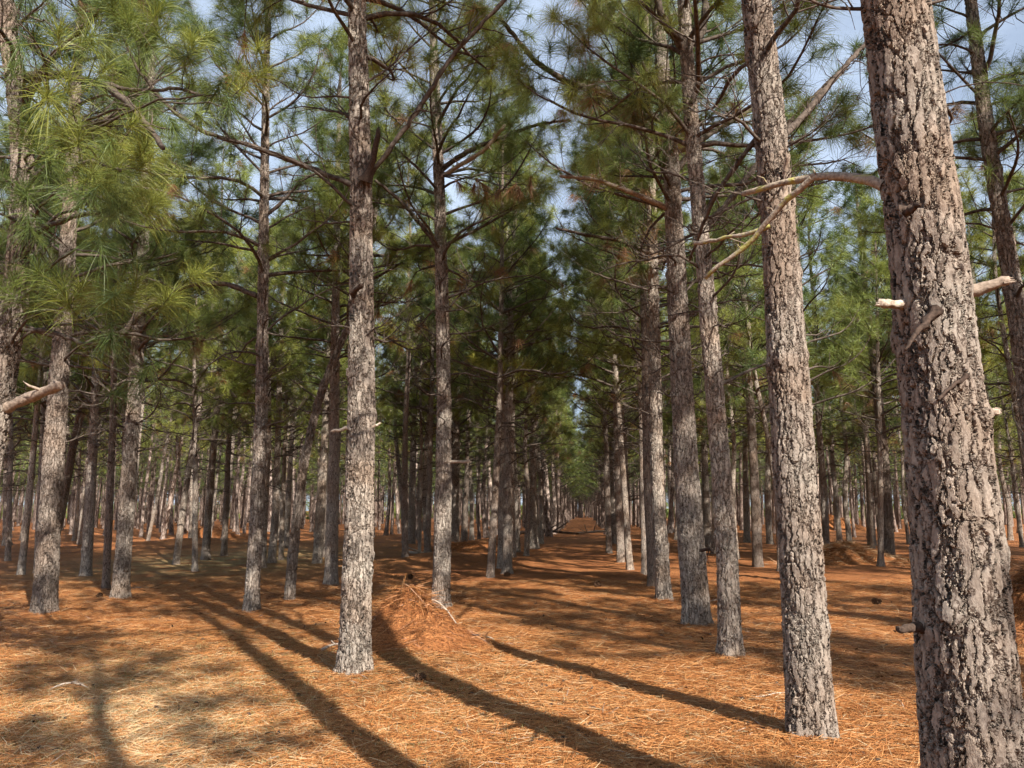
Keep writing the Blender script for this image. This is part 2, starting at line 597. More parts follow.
def ground_material():
    m, nt, out = new_mat("pine_straw_ground")
    lk = nt.links.new
    tc = N(nt, "ShaderNodeTexCoord")
    # strand like streaks in several directions
    hs = []
    for k, (ang, sx) in enumerate(((12, 1), (63, 1), (118, 1), (161, 1))):
        mp = N(nt, "ShaderNodeMapping")
        mp.inputs['Rotation'].default_value = (0, 0, math.radians(ang))
        mp.inputs['Scale'].default_value = (9, 120, 60)
        mp.inputs['Location'].default_value = (k * 3.1, k * 1.7, 0)
        wz = N(nt, "ShaderNodeTexNoise", i_Scale=1.3, i_Detail=2.0)
        lk(tc.outputs['Object'], wz.inputs['Vector'])
        wa = N(nt, "ShaderNodeVectorMath", operation='MULTIPLY_ADD')
        wa.inputs[1].default_value = (0.25, 0.25, 0)
        lk(wz.outputs['Color'], wa.inputs[0]); lk(tc.outputs['Object'], wa.inputs[2])
        lk(wa.outputs[0], mp.inputs[0])
        n = N(nt, "ShaderNodeTexNoise", i_Scale=1.0, i_Detail=2.5)
        lk(mp.outputs[0], n.inputs['Vector'])
        hs.append(n)
    m1 = N(nt, "ShaderNodeMath", operation='MAXIMUM'); lk(hs[0].outputs[0], m1.inputs[0]); lk(hs[1].outputs[0], m1.inputs[1])
    m2 = N(nt, "ShaderNodeMath", operation='MAXIMUM'); lk(hs[2].outputs[0], m2.inputs[0]); lk(hs[3].outputs[0], m2.inputs[1])
    m3 = N(nt, "ShaderNodeMath", operation='MAXIMUM'); lk(m1.outputs[0], m3.inputs[0]); lk(m2.outputs[0], m3.inputs[1])
    r1 = ramp(nt, [(0.50, (0.115, 0.043, 0.016)), (0.60, (0.29, 0.110, 0.037)), (0.74, (0.47, 0.220, 0.082))])
    lk(m3.outputs[0], r1.inputs[0])
    # broad patches: orange straw / duller duff / pale
    n1 = N(nt, "ShaderNodeTexNoise", i_Scale=0.55, i_Detail=6.0, i_Roughness=0.6)
    lk(tc.outputs['Object'], n1.inputs['Vector'])
    r2 = ramp(nt, [(0.32, (0.50, 0.40, 0.33)), (0.47, (0.92, 0.86, 0.80)), (0.62, (1.15, 1.15, 1.15))])
    lk(n1.outputs[0], r2.inputs[0])
    mu = N(nt, "ShaderNodeMix", data_type='RGBA', blend_type='MULTIPLY'); mu.inputs['Factor'].default_value = 1.0
    lk(r1.outputs[0], mu.inputs['A']); lk(r2.outputs[0], mu.inputs['B'])
    # mid scale mottling
    n2 = N(nt, "ShaderNodeTexNoise", i_Scale=6.0, i_Detail=5.0, i_Roughness=0.7)
    lk(tc.outputs['Object'], n2.inputs['Vector'])
    r3 = ramp(nt, [(0.3, (0.6, 0.55, 0.5)), (0.55, (1, 1, 1))])
    lk(n2.outputs[0], r3.inputs[0])
    mv = N(nt, "ShaderNodeMix", data_type='RGBA', blend_type='MULTIPLY'); mv.inputs['Factor'].default_value = 0.8
    lk(mu.outputs['Result'], mv.inputs['A']); lk(r3.outputs[0], mv.inputs['B'])
    # thin dry turf on the left clearing (attribute from the mesh)
    at_ = N(nt, "ShaderNodeAttribute", attribute_name='turf')
    n3 = N(nt, "ShaderNodeTexNoise", i_Scale=1.6, i_Detail=5.0, i_Roughness=0.6)
    lk(tc.outputs['Object'], n3.inputs['Vector'])
    mm = N(nt, "ShaderNodeMath", operation='MULTIPLY'); lk(at_.outputs['Fac'], mm.inputs[0])
    mr = N(nt, "ShaderNodeMapRange"); mr.inputs['From Min'].default_value = 0.36; mr.inputs['From Max'].default_value = 0.54
    lk(n3.outputs[0], mr.inputs['Value']); lk(mr.outputs[0], mm.inputs[1])
    mw = N(nt, "ShaderNodeMix", data_type='RGBA')
    lk(mm.outputs[0], mw.inputs['Factor']); lk(mv.outputs['Result'], mw.inputs['A'])
    r4 = ramp(nt, [(0.50, (0.13, 0.10, 0.045)), (0.62, (0.30, 0.25, 0.11)), (0.74, (0.45, 0.38, 0.22))])
    lk(m3.outputs[0], r4.inputs[0]); lk(r4.outputs[0], mw.inputs['B'])
    b = N(nt, "ShaderNodeBsdfPrincipled", i_Roughness=0.85)
    b.inputs['Specular IOR Level'].default_value = 0.2
    lk(mw.outputs['Result'], b.inputs['Base Color'])
    ad = N(nt, "ShaderNodeMath", operation='MULTIPLY_ADD'); lk(n2.outputs[0], ad.inputs[0]); ad.inputs[1].default_value = 1.5
    lk(m3.outputs[0], ad.inputs[2])
    bp = N(nt, "ShaderNodeBump"); bp.inputs['Strength'].default_value = 0.9; bp.inputs['Distance'].default_value = 0.03
    lk(ad.outputs[0], bp.inputs['Height']); lk(bp.outputs[0], b.inputs['Normal'])
    lk(b.outputs[0], out.inputs[0])
    return m


GROUND = ground_material()


# ------------------------------------------------------------------ object helpers
def link(name, me, mats, parent=None, loc=None):
    for m_ in mats:
        if m_.name not in [x.name for x in me.materials if x]:
            me.materials.append(m_)
    o = bpy.data.objects.new(name, me)
    COL.objects.link(o)
    if parent is not None:
        o.parent = parent
    if loc is not None:
        o.location = loc
    return o


def tag(o, label, cat, group=None):
    o['label'] = label
    o['category'] = cat
    if group:
        o['group'] = group
    return o


def empty(name, loc, rz=0.0):
    o = bpy.data.objects.new(name, None)
    COL.objects.link(o)
    o.location = loc
    o.rotation_euler = (0, 0, rz)
    o.empty_display_size = 0.3
    return o


# ------------------------------------------------------------------ ground sheet
def ground_sheet():
    def axis(lim_near, step, far, growth=1.10):
        v = list(np.arange(0, lim_near, step))
        s = step
        while v[-1] < far:
            s *= growth
            v.append(v[-1] + s)
        return np.array(v)
    ax = axis(8, 0.08, 900)
    xs = np.concatenate([-ax[:0:-1], ax])
    yp = axis(16, 0.08, 900)
    yn = -axis(2, 0.5, 500, 1.25)[:0:-1]
    ys = np.concatenate([yn, yp])
    X, Y = np.meshgrid(xs, ys)
    Z = gz(X, Y)
    near = (np.abs(X) < 12) & (Y > 0) & (Y < 20)
    lump = 0.010 * RNG.normal(size=X.shape)
    Z = Z + np.where(near, lump, 0)
    V = np.stack([X, Y, Z], -1).reshape(-1, 3)
    ny, nx = X.shape
    i = np.arange(ny - 1)[:, None] * nx + np.arange(nx - 1)[None, :]
    Q = np.stack([i, i + 1, i + nx + 1, i + nx], -1).reshape(-1, 4)
    turf = np.exp(-(((X + 3.0) / 2.6) ** 2 + ((Y - 6.5) / 3.2) ** 2)) * 1.2 + 0.8 * np.exp(-(((X + 9) / 4.0) ** 2 + ((Y - 26) / 8) ** 2))
    me = mesh_from("ground", V, Q, None, None, None, {'turf': np.clip(turf, 0, 1).ravel()}, True)
    o = link("ground", me, [GROUND])
    o['kind'] = 'structure'

# ------------------------------------------------------------------ trees
R_AZ = math.radians(5.4)          # the planted rows run this far right of the view axis
RD = np.array([math.sin(R_AZ), math.cos(R_AZ)])
RU = np.array([math.cos(R_AZ), -math.sin(R_AZ)])


def smooth_axis(pts, H, step=0.25):
    """pts: control points (n,3) increasing z; extend to height H"""
    pts = np.asarray(pts, float)
    z = pts[:, 2]
    if z[-1] < H:
        k = pts[-1] - pts[-2]
        k = k / max(0.3, k[2])
        top = pts[-1] + np.array([k[0] * 0.4, k[1] * 0.4, 1]) * (H - z[-1])
        pts = np.vstack([pts, top]); z = pts[:, 2]
    hs = np.arange(0, H + step, step)
    # smoothed piecewise interpolation
    x = np.interp(hs, z, pts[:, 0]); y = np.interp(hs, z, pts[:, 1])
    for _ in range(3):
        x[1:-1] = (x[:-2] + 2 * x[1:-1] + x[2:]) / 4
        y[1:-1] = (y[:-2] + 2 * y[1:-1] + y[2:]) / 4
    return np.stack([x, y, hs], -1)


def trunk_mesh(name, ax, H, r0, sides, zfine, step_f, step_c, rng, knots=6, ex=0.62):
    hs = np.concatenate([[-0.25, -0.1], np.arange(0, zfine, step_f), np.arange(zfine, H, step_c), [H]])
    cx = np.interp(hs, ax[:, 2], ax[:, 0]); cyy = np.interp(hs, ax[:, 2], ax[:, 1])
    r = trunk_r(np.maximum(hs, 0), H, r0, ex)
    th = np.arange(sides) * 2 * math.pi / sides
    ph = rng.random(6) * 6.28
    T, Hh = np.meshgrid(th, hs)
    rr = r[:, None] * (1 + 0.035 * np.sin(2 * T + ph[0] + 0.5 * Hh) + 0.025 * np.sin(3 * T + ph[1] - 0.7 * Hh)
                       + 0.02 * np.sin(1.9 * Hh + ph[2]) + 0.015 * np.sin(5.3 * Hh + ph[3] + T))
    rr *= 1 + 0.14 * np.exp(-np.maximum(Hh, 0) / 0.13) * np.sin(4 * T + ph[4])
    # knots: whorl scars
    for k in range(knots):
        hk = 0.6 + rng.random() * min(zfine, 6); tk = rng.random() * 6.28
        d2 = ((Hh - hk) / 0.06) ** 2 + (((T - tk + math.pi) % (2 * math.pi) - math.pi) * r0 / 0.05) ** 2
        rr = rr + 0.022 * np.exp(-d2)
    V = np.stack([cx[:, None] + rr * np.cos(T), cyy[:, None] + rr * np.sin(T), Hh], -1).reshape(-1, 3)
    n = len(hs)
    i = np.arange(n - 1)[:, None] * sides; j = np.arange(sides)[None, :]; j2 = (j + 1) % sides
    Q = np.stack([i + j, i + j2, i + sides + j2, i + sides + j], -1).reshape(-1, 4)
    return mesh_from(name, V, Q, None, None, None, None, True)


def in_view(Wp, m=1.25):
    """world positions -> bool in (widened) frame, and depth"""
    x, y, z = Wp[:, 0], Wp[:, 1], Wp[:, 2] - CAM_H
    d = y * cP + z * sP
    u = -y * sP + z * cP
    ok = (d > 0.3) & (np.abs(x) < 0.666 * m * d + 0.6) & (np.abs(u) < 0.5 * m * d + 0.6)
    return ok, d


def lod_near(base):
    def f(g, tl):
        Wp = tl[:, :3] + base
        ok, d = in_view(Wp)
        cl = ok & (d < 9.5)
        mid = ok & ~cl & (d < 18)
        rest = ok & ~cl & ~mid
        out = ~ok
        tufts(g, tl[cl], 120, 0.0036, 2, lmul=1.25)
        tufts(g, tl[mid], 95, 0.0050, 1, lmul=1.25)
        tufts(g, tl[rest], 60, 0.0080, 1, lmul=1.25)
        tufts(g, tl[out], 16, 0.018, 1)
    return f


# measured trees: name data = px polyline bottom->up, base width px, label
T_ = [
 dict(p=[(985,905),(972,768),(955,560),(937,400),(915,200),(888,0)], w=101, q=3, h=14.5, live=6.8, dead=3.6, n='pine_tree',
      l='huge nearest pine with deeply plated bark filling the right foreground'),
 dict(p=[(812,738),(800,560),(787,400),(778,250),(768,120),(755,0)], w=47, q=3, h=14, live=6.4, dead=4.0,
      l='second nearest pine on the right, pale plated trunk standing just left of the huge one'),
 dict(p=[(731,662),(727,540),(716,400),(703,250),(692,130),(683,0)], w=24, q=2, h=13, live=5.6, dead=3.2,
      l='slim left-leaning pine with bright foot between the broad brown trunk and pale plated trunk'),
 dict(p=[(697,628),(689,500),(681,350),(670,150),(655,0)], w=29, q=2, h=14, live=6.0, dead=3.2,
      l='broad brown pine right of the avenue with a short broken twig low on it'),
 dict(p=[(664,601),(657,480),(655,350),(650,150),(645,0)], w=17, q=2, h=13.5, live=5.5, dead=3.0,
      l='dark pine with a curved foot immediately left of the broad brown trunk beside the avenue'),
 dict(p=[(653,588),(648,480),(645,350),(641,200)], w=12, q=1, h=13, live=5.5, dead=3.0,
      l='very dark straight pine half hidden behind the dark curved-foot trunk right of the avenue'),
 dict(p=[(353,677),(358,540),(361,400),(361,200),(357,0)], w=33, q=3, h=14, live=6.3, dead=3.4,
      l='tall straight pale pine immediately left of the twiggy mound, with small oval scar'),
 dict(p=[(441,611),(443,500),(444,400),(440,200),(432,0)], w=20, q=2, h=13.5, live=5.6, dead=3.0,
      l='grey pine with a sunlit foot rising right behind the straw mound'),
 dict(p=[(251,613),(255,500),(259,400),(265,200),(269,60)], w=16, q=2, h=12.5, live=5.2, dead=3.0,
      l='slender dark pine standing alone between the leaning trunk and the clearing on the left'),
 dict(p=[(44,616),(50,500),(56,400),(66,270),(76,100)], w=24, q=2, h=12.5, live=4.2, dead=2.6,
      l='pale thick pine near the left edge with a sunlit trunk slightly tilting right'),
 dict(p=[(120,602),(127,500),(134,400),(142,270),(150,100)], w=18, q=2, h=12.5, live=4.0, dead=2.6,
      l='grey brown pine with a short dead twig, second thick trunk from the left edge'),
 dict(p=[(331,585),(334,450),(335,350),(338,150)], w=15, q=1, h=13, live=5.0, dead=2.8,
      l='dark shaded pine immediately left of the tall pale trunk, broad flared foot'),
 dict(p=[(289,601),(297,520),(305,460),(322,390),(345,335),(362,290)], w=11, q=2, h=9.5, live=5.6, dead=3.4,
      l='crooked thin pine leaning strongly right behind the tall pale trunk'),
 dict(p=[(195,571),(194,470),(194,350)], w=6.5, q=1, h=10, live=4.2, dead=2.4,
      l='thin dark young pine alone in the left clearing'),
 dict(p=[(86,576),(93,460),(98,330)], w=12, q=1, h=12.5, live=4.2, dead=2.6,
      l='very dark pine between the two thick trunks near the left edge'),
 dict(p=[(106,588),(110,470),(114,350)], w=9, q=1, h=12, live=4.2, dead=2.6,
      l='narrow half-lit pine touching the left side of the second thick trunk'),
 dict(p=[(37,572),(42,470),(46,350)], w=7, q=1, h=12, live=4.0, dead=2.6,
      l='thin pine just behind the left side of the thick pale trunk near the left edge'),
 dict(p=[(21,575),(29,500),(36,420)], w=8, q=1, h=11, live=4.0, dead=2.4,
      l='small shaded pine leaning right, last foot before the left edge of the clearing'),
 dict(p=[(8,561),(11,460),(12,350)], w=6, q=1, h=12, live=4.0, dead=2.4,
      l='lit slim pine at the very left edge of the picture'),
 dict(p=[(224,556),(228,470),(232,380)], w=7, q=1, h=12, live=4.2, dead=2.6,
      l='slim pine with a lit foot just right of the thin dark young clearing pine'),
 dict(p=[(317,563),(323,470),(328,380)], w=11, q=1, h=12.5, live=4.6, dead=2.6,
      l='grey pine seen between the crooked leaning trunk and the dark flared trunk'),
 dict(p=[(281,560),(284,470),(287,380)], w=6, q=1, h=12, live=4.6, dead=2.6,
      l='thin dark pine right behind the slender lone pine on the left'),
 dict(p=[(427,559),(430,470),(432,380)], w=7, q=1, h=13, live=4.6, dead=2.6,
      l='bright sunlit slim pine just left of the grey trunk behind the mound'),
 dict(p=[(490,578),(495,500),(500,400),(502,250)], w=9, q=1, h=13, live=4.6, dead=2.6,
      l='black shaded pine with a right-leaning foot, first on the left side of the avenue'),
 dict(p=[(502,568),(504,480),(505,380),(506,250)], w=12, q=1, h=13.5, live=4.8, dead=2.6,
      l='thick dark pine right behind the black leaning foot on the avenue left side'),
 dict(p=[(513,559),(512,480),(511,380)], w=7, q=1, h=13, live=4.6, dead=2.6,
      l='white-lit slender pine at the avenue left side beside two black trunks'),
 dict(p=[(455,549),(456,470),(457,380)], w=10, q=1, h=13, live=4.6, dead=2.6,
      l='dark pine right beside the grey trunk behind the mound, at the low rise'),
 dict(p=[(411,544),(413,470),(415,380)], w=9, q=1, h=13, live=4.6, dead=2.6,
      l='dark brown pine two trunks left of the grey one behind the mound'),
 dict(p=[(630,570),(625,500),(618,400),(609,280)], w=8, q=1, h=13, live=4.8, dead=2.8,
      l='slim lit pine bending left, front foot of the right avenue cluster'),
 dict(p=[(621,562),(618,470),(615,380)], w=9, q=1, h=13, live=4.8, dead=2.8,
      l='broader dark pine joined behind the slim bending one at the right side of the avenue'),
 dict(p=[(609,553),(607,470),(604,380)], w=7, q=1, h=13, live=4.8, dead=2.8,
      l='half-lit pine third in the right avenue cluster'),
 dict(p=[(708,549),(705,470),(702,380)], w=9, q=1, h=13, live=4.6, dead=2.6,
      l='pale pine in the gap between the broad brown trunk and the slim leaning trunk'),
 dict(p=[(758,566),(754,470),(749,380),(744,300)], w=12, q=1, h=13, live=4.8, dead=2.8,
      l='brown pine with a lit foot seen right of the slim left-leaning trunk'),
 dict(p=[(781,571),(777,500),(768,440),(754,375)], w=8, q=1, h=11, live=4.6, dead=2.8,
      l='thin pine leaning left right beside the pale plated trunk'),
 dict(p=[(747,543),(746,470),(744,380)], w=8, q=1, h=13, live=4.8, dead=2.8,
      l='very dark pine immediately behind the brown trunk with the lit foot'),
 dict(p=[(889,561),(885,470),(877,390),(866,300)], w=13, q=2, h=13, live=5.2, dead=3.2,
      l='sunlit straight pine right of the pale straw pile'),
 dict(p=[(872,546),(869,470),(862,390)], w=9, q=1, h=13, live=5, dead=2.8,
      l='dark pine right behind the pale straw pile'),
 dict(p=[(997,554),(990,470),(983,380)], w=13, q=1, h=13, live=5, dead=2.8,
      l='dark pine partly hidden by the right side of the huge nearest trunk'),
 dict(p=[(1052,640),(1036,500),(1022,380),(1008,270),(990,150),(974,0)], w=24, q=2, h=13.5, live=5.4, dead=3.0,
      l='pine entering at the right edge, upper trunk tilting left, foot out of frame'),
 dict(p=[(-48,700),(-24,540),(-2,420),(14,330),(27,220),(22,110),(2,0)], w=33, q=2, h=11, live=6.6, dead=3.0,
      l='bending dark pine at the left edge with long drooping needle tufts'),
]
FEET = [(*at(*t['p'][0])[:2], 0.5 * t['w'] * at(*t['p'][0])[1] / F_PX) for t in T_]
ground_sheet()
trees_all = []     # (obj, base xy)


def make_measured(i, T):
    rng = np.random.default_rng(100 + i)
    b = at(*T['p'][0])
    Y = b[1]
    base = np.array([b[0], Y, float(gz(b[0], Y)) - 0.05])
    ctrl = [np.zeros(3)]
    for p in T['p'][1:]:
        q = at_depth(p[0], p[1], Y) - base
        ctrl.append(q)
    # slow drift in depth so no trunk is flat
    dr = rng.normal() * 0.05
    ctrl = np.array(ctrl)
    ctrl[:, 1] += dr * np.sin(np.clip(ctrl[:, 2], 0, 9) * 0.5)
    H = T['h']
    ax = smooth_axis(ctrl, H)
    dist = Y * cP
    r0 = 0.5 * T['w'] * dist / F_PX / 1.16
    root = empty('pine_tree', base)
    tag(root, T['l'], 'pine tree', 'pine trees of the plantation')
    vis = min(H - 1, 1.6 + Y * 0.80)
    if T['q'] == 3:
        big = T['w'] > 80
        me = trunk_mesh('trunk', ax, H, r0, 200 if big else 130, vis, 0.008 if big else 0.011, 0.2, rng, 14, 0.95 if big else 0.62)
        mat = BARK
    elif T['q'] == 2:
        me = trunk_mesh('trunk', ax, H, r0, 64, vis, 0.022, 0.25, rng, 12)
        mat = BARK
    else:
        me = trunk_mesh('trunk', ax, H, r0, 20, vis, 0.08, 0.3, rng, 6)
        mat = BARK_FAR
    tr = link('trunk', me, [mat], root)
    g = crown_geo(ax, H, r0, T['dead'], T['live'], rng, lod=lod_near(base), whorl=0.42, Lmax=2.35, tint0=0.40 + 0.12 * rng.random(), dens=1.0)
    cr = link('crown', g.build('crown'), [TWIG, NEEDLE], root)
    T['root'] = root; T['base'] = base; T['ax'] = ax; T['Y'] = Y; T['r0'] = r0
    trees_all.append([root, base[0], base[1], True])


for i, T in enumerate(T_):
    make_measured(i, T)


# prominent limbs, traced then given their own reach in depth
def px_limb(ti, pts, w0, w1, mat, dY=0.0, shoots=0, live=False, label=None, y0=0.0, name='branch', lump=0.10):
    T = T_[ti]
    rng = np.random.default_rng(abs(hash((ti, pts[0]))) % 9999 if False else int(pts[0][0] * 7 + pts[0][1] * 13 + ti) % 9999)
    n = len(pts)
    P = []
    for k, p in enumerate(pts):
        P.append(at_depth(p[0], p[1], T['Y'] + y0 + dY * (k / (n - 1)) ** 1.2) - T['base'])
    P = np.array(P)
    # resample smooth
    s = np.concatenate([[0], np.cumsum(np.linalg.norm(np.diff(P, axis=0), axis=1))])
    m = max(10, int(s[-1] / 0.07))
    u = np.linspace(0, s[-1], m)
    Q = np.stack([np.interp(u, s, P[:, c]) for c in range(3)], -1)
    for _ in range(4):
        Q[1:-1] = (Q[:-2] + 2 * Q[1:-1] + Q[2:]) / 4
    Q[1:-1] += rng.normal(size=(m - 2, 3)) * 0.004
    k = px_size(T['Y'], Q[0][2] + T['base'][2])
    R = np.linspace(w0, w1, m) * 0.5 * k * (1 + 0.07 * np.sin(u * 19) + 0.05 * rng.normal(size=m))
    if name == 'branch_stub':
        R = R * (1 + 0.9 * np.exp(-u / max(0.02, R[0] * 0.9))) * (0.88 + 0.05 * rng.random(m))
    g = Geo()
    g.tube(Q, R, 12 if w0 > 6 else 7, 0, lump=lump * (1.2 if name == 'branch_stub' else 0.8))
    if name == 'branch_stub':      # torn fibres at the break
        for _ in range(7):
            e = unit(Q[-1] - Q[-2])
            o_ = Q[-1] + rng.normal(size=3) * R[-1] * 0.45
            g.tube(np.array([o_ - e * R[-1], o_ + e * R[-1] * (0.3 + rng.random())]), [R[-1] * .35, R[-1] * .08], 4, 0)
    else:
        for _ in range(int(s[-1] * 5)):
            j = rng.integers(m // 4, m - 1)
            e = unit(rng.normal(size=3) + [0, 0, .3])
            ln_ = 0.04 + 0.22 * rng.random() ** 2
            g.tube(np.array([Q[j], Q[j] + e * ln_ * .5, Q[j] + e * ln_ + rng.normal(size=3) * ln_ * .2]), [max(R[j] * .35, .003), max(R[j] * .28, .0025), .002], 4, 0)
    tl = []
    L_ = s[-1]
    for j in range(shoots):
        t = 0.2 + 0.8 * (j + rng.random() * 0.6) / shoots
        q = Q[min(m - 2, int(t * m))]
        dd = unit(Q[min(m - 1, int(t * m) + 1)] - Q[max(0, int(t * m) - 1)])
        sgn = 1 if j % 2 else -1
        a = math.atan2(dd[1], dd[0]) + sgn * (0.5 + 0.7 * rng.random())
        limb(g, q, a, 0.1 + 0.5 * rng.random(), 0.35 + 0.6 * rng.random(), max(0.005, R[-1] * 0.5), live, rng, tl, 3, True, 0.8)
    if live:
        tl.append((*Q[-1], *unit(Q[-1] - Q[-3]), 1.1, 0.35, 0))
    if tl:
        lod_near(T['base'])(g, np.array(tl))
    o = link(name, g.build(name), [mat, NEEDLE], T['root'])
    if label:
        o['label'] = label
    return o


px_limb(0, [(884,186),(868,178),(835,173),(805,176),(775,186),(742,194)], 11, 5.5, LICHEN, 0.5, 0, False, 'crooked bare limb with yellow lichen reaching left')
px_limb(0, [(812,178),(790,190),(772,222),(745,247),(705,278)], 7, 4.5, LICHEN, 0.4, 0, False, 'lichened lower fork of the bare limb', y0=0.15)
px_limb(0, [(770,226),(742,236),(718,240),(694,243)], 5, 4.5, LICHEN, 0.3, 0, y0=0.40)
px_limb(0, [(950,296),(975,290),(1009,280)], 15, 11, LIMB, -0.1, 0, False, 'thick sawn-off stub on the right side', name='branch_stub')
px_limb(0, [(955,420),(978,417),(999,412)], 8, 7, DEADWOOD, -0.05, 0, name='branch_stub')
px_limb(0, [(910,305),(893,304),(879,303)], 10, 8, DEADWOOD, -0.14, 0, False, 'pale broken stub on the left side', name='branch_stub', y0=-0.05)
px_limb(0, [(925,629),(910,627),(899,629)], 10, 7, DARKWOOD, -0.1, 0, False, 'dark stub near the foot', name='branch_stub')  # short stub in the dark wood colour
px_limb(0, [(936,312),(918,330),(905,350)], 8, 3, DARKWOOD, -0.1, 0, y0=-0.2, name='branch_stub')
px_limb(0, [(966,376),(950,388),(938,400)], 4, 3, DARKWOOD, -0.05, 0, y0=-0.22, name='branch_stub')
px_limb(0, [(903,212),(912,209),(920,204)], 8, 3, DARKWOOD, -0.1, 0, y0=-0.2, name='branch_stub')
px_limb(1, [(778,142),(800,120),(850,60),(900,10)], 8, 4, TWIG, 1.2, 5)
px_limb(1, [(785,200),(785,165),(788,155)], 6, 5, LIMB, -0.1, 0, y0=-0.15, name='branch_stub')
px_limb(1, [(800,405),(812,407)], 4, 3, DEADWOOD, 0, 0, name='branch_stub')
px_limb(1, [(772,120),(740,160),(712,200),(700,232),(690,260)], 6, 3, TWIG, 0.9, 4)
px_limb(2, [(684,48),(672,32),(662,20),(655,-10)], 10, 6, TWIG, -0.2, 0)
px_limb(2, [(684,48),(700,38),(706,15),(704,-15)], 9, 6, TWIG, 0.3, 0)
px_limb(2, [(700,235),(730,200),(760,160),(800,110),(840,70)], 7, 3, TWIG, 1.0, 5, True)
px_limb(2, [(720,385),(745,372),(770,362)], 4, 2.5, TWIG, 0.3, 2)
px_limb(3, [(690,552),(700,552),(711,547),(713,552)], 4.5, 2.5, DARKWOOD, -0.4, 0, False, 'short broken twig low on the right side')
px_limb(3, [(672,210),(640,196),(600,180),(560,176)], 6, 3, LIMB, -0.4, 4)
px_limb(3, [(660,120),(632,110),(600,90),(566,82),(535,62),(500,18)], 8, 3.5, TWIG, -1.0, 6, True, 'long dark limb reaching up left over the avenue')
px_limb(3, [(668,180),(700,140),(750,110),(800,92)], 7, 3, TWIG, 1.0, 5)
px_limb(4, [(653,255),(620,240),(585,235),(556,228)], 5, 2.5, TWIG, -0.5, 4)
px_limb(6, [(363,184),(382,160),(415,115),(452,55),(505,0),(540,-40)], 5.5, 3.5, TWIG, -0.5, 5, False, 'long dark limb rising steeply to the right')
px_limb(6, [(356,186),(310,168),(258,148),(205,133),(168,108),(140,75),(122,35)], 6, 2.5, TWIG, -0.8, 6, False, 'long thin dark limb sweeping left')
px_limb(6, [(366,182),(374,160),(378,130)], 9, 5, DARKWOOD, -0.2, 0, y0=-0.1, name='branch_stub')
px_limb(6, [(352,293),(362,285)], 6, 5, DARKWOOD, -0.15, 0, y0=-0.13, name='branch_stub')
px_limb(6, [(350,428),(338,430),(332,431)], 4, 3, DEADWOOD, 0, 0, name='branch_stub')
px_limb(6, [(366,430),(380,423)], 4, 2.5, DEADWOOD, 0, 0, name='branch_stub')
px_limb(7, [(446,270),(430,235),(400,200),(375,180)], 6, 3, TWIG, -0.4, 3)
px_limb(7, [(440,170),(470,150),(500,138),(535,125),(570,120)], 6, 2.5, TWIG, -0.5, 5, True)
px_limb(7, [(447,462),(462,462),(469,461)], 3.5, 3, DEADWOOD, -0.3, 0, False, 'short pale horizontal stub', name='branch_stub')
px_limb(7, [(436,180),(460,165),(485,150),(505,125)], 4.5, 3.5, DEADWOOD, -0.6, 2)
px_limb(8, [(257,296),(225,283),(190,285),(158,297),(138,314),(120,338)], 5, 6, TWIG, 0.4, 3, False, 'long dark limb arching left')
px_limb(8, [(266,215),(285,200),(300,180),(322,172)], 4, 2, TWIG, -0.3, 3)
px_limb(39, [(22,76),(60,75),(105,84),(128,103),(150,128),(163,148)], 8, 4, TWIG, -1.3, 3, False, 'heavy dark limb reaching right')
px_limb(39, [(105,84),(140,92),(180,88),(212,98)], 4.5, 2.5, TWIG, -0.3, 4, True)
px_limb(39, [(-6,412),(20,402),(45,391),(62,385)], 12, 9, LIMB, -0.3, 0, False, 'thick sunlit broken limb reaching right')
px_limb(39, [(20,240),(50,225),(80,215),(110,210)], 6, 3, TWIG, -0.9, 3, True)
px_limb(39, [(27,200),(60,180),(90,160),(120,170)], 6, 3, TWIG, -1.3, 3, True)
px_limb(39, [(22,110),(50,60),(80,30),(100,10)], 6, 3, TWIG, -0.8, 3, True)
px_limb(39, [(12,330),(50,330),(85,345),(110,340)], 5, 3, TWIG, -0.8, 3, True)

# ---- template trees for the rest of the plantation


def make_template(k, lodkind, H, live, dead, r0):
    rng = np.random.default_rng(500 + k)
    ctrl = np.array([[0, 0, 0]] + [[0.0, 0.0, z] for z in np.arange(2, H + 1, 2)], float)
    w = np.cumsum(rng.normal(size=(len(ctrl), 2)) * 0.09, axis=0)
    ctrl[:, :2] = w - w[0]
    ax = smooth_axis(ctrl, H)
    if lodkind == 'mid':
        lod = lambda g, tl: tufts(g, tl, 40, 0.0095, 1, lmul=1.25)
        tm = trunk_mesh('trunk', ax, H, r0, 14, 7, 0.15, 0.35, rng, 5)
        g = crown_geo(ax, H, r0, dead, live, rng, lod=lod, Lmax=1.8, dens=0.9, dead_dens=1.5, sides=4, whorl=0.50, tint0=0.60)
    else:
        lod = lambda g, tl: tufts(g, tl, 16, 0.019, 1, lmul=1.3)
        tm = trunk_mesh('trunk', ax, H, r0, 8, 2, 0.5, 0.8, rng, 0)
        g = crown_geo(ax, H, r0, dead, live, rng, lod=lod, Lmax=1.75, dens=0.62, dead_dens=0.6, sides=3, whorl=0.62, tint0=0.64)
    cm = g.build('crown')
    tm.materials.append(BARK_FAR if lodkind == 'mid' else BARK_PLAIN)
    cm.materials.append(TWIG); cm.materials.append(NEEDLE)
    return tm, cm, g


MID = [make_template(k, 'mid', 11.2 + (k % 4) * 0.8, 3.8 + 0.8 * (k % 4), 2.0 + 0.2 * (k % 3), 0.11 + 0.012 * (k % 3)) for k in range(7)]
FAR = [make_template(20 + k, 'far', 11.5 + (k % 3) * 1.1, 3.8 + 0.9 * (k % 3), 2.2, 0.125)[:] for k in range(5)]

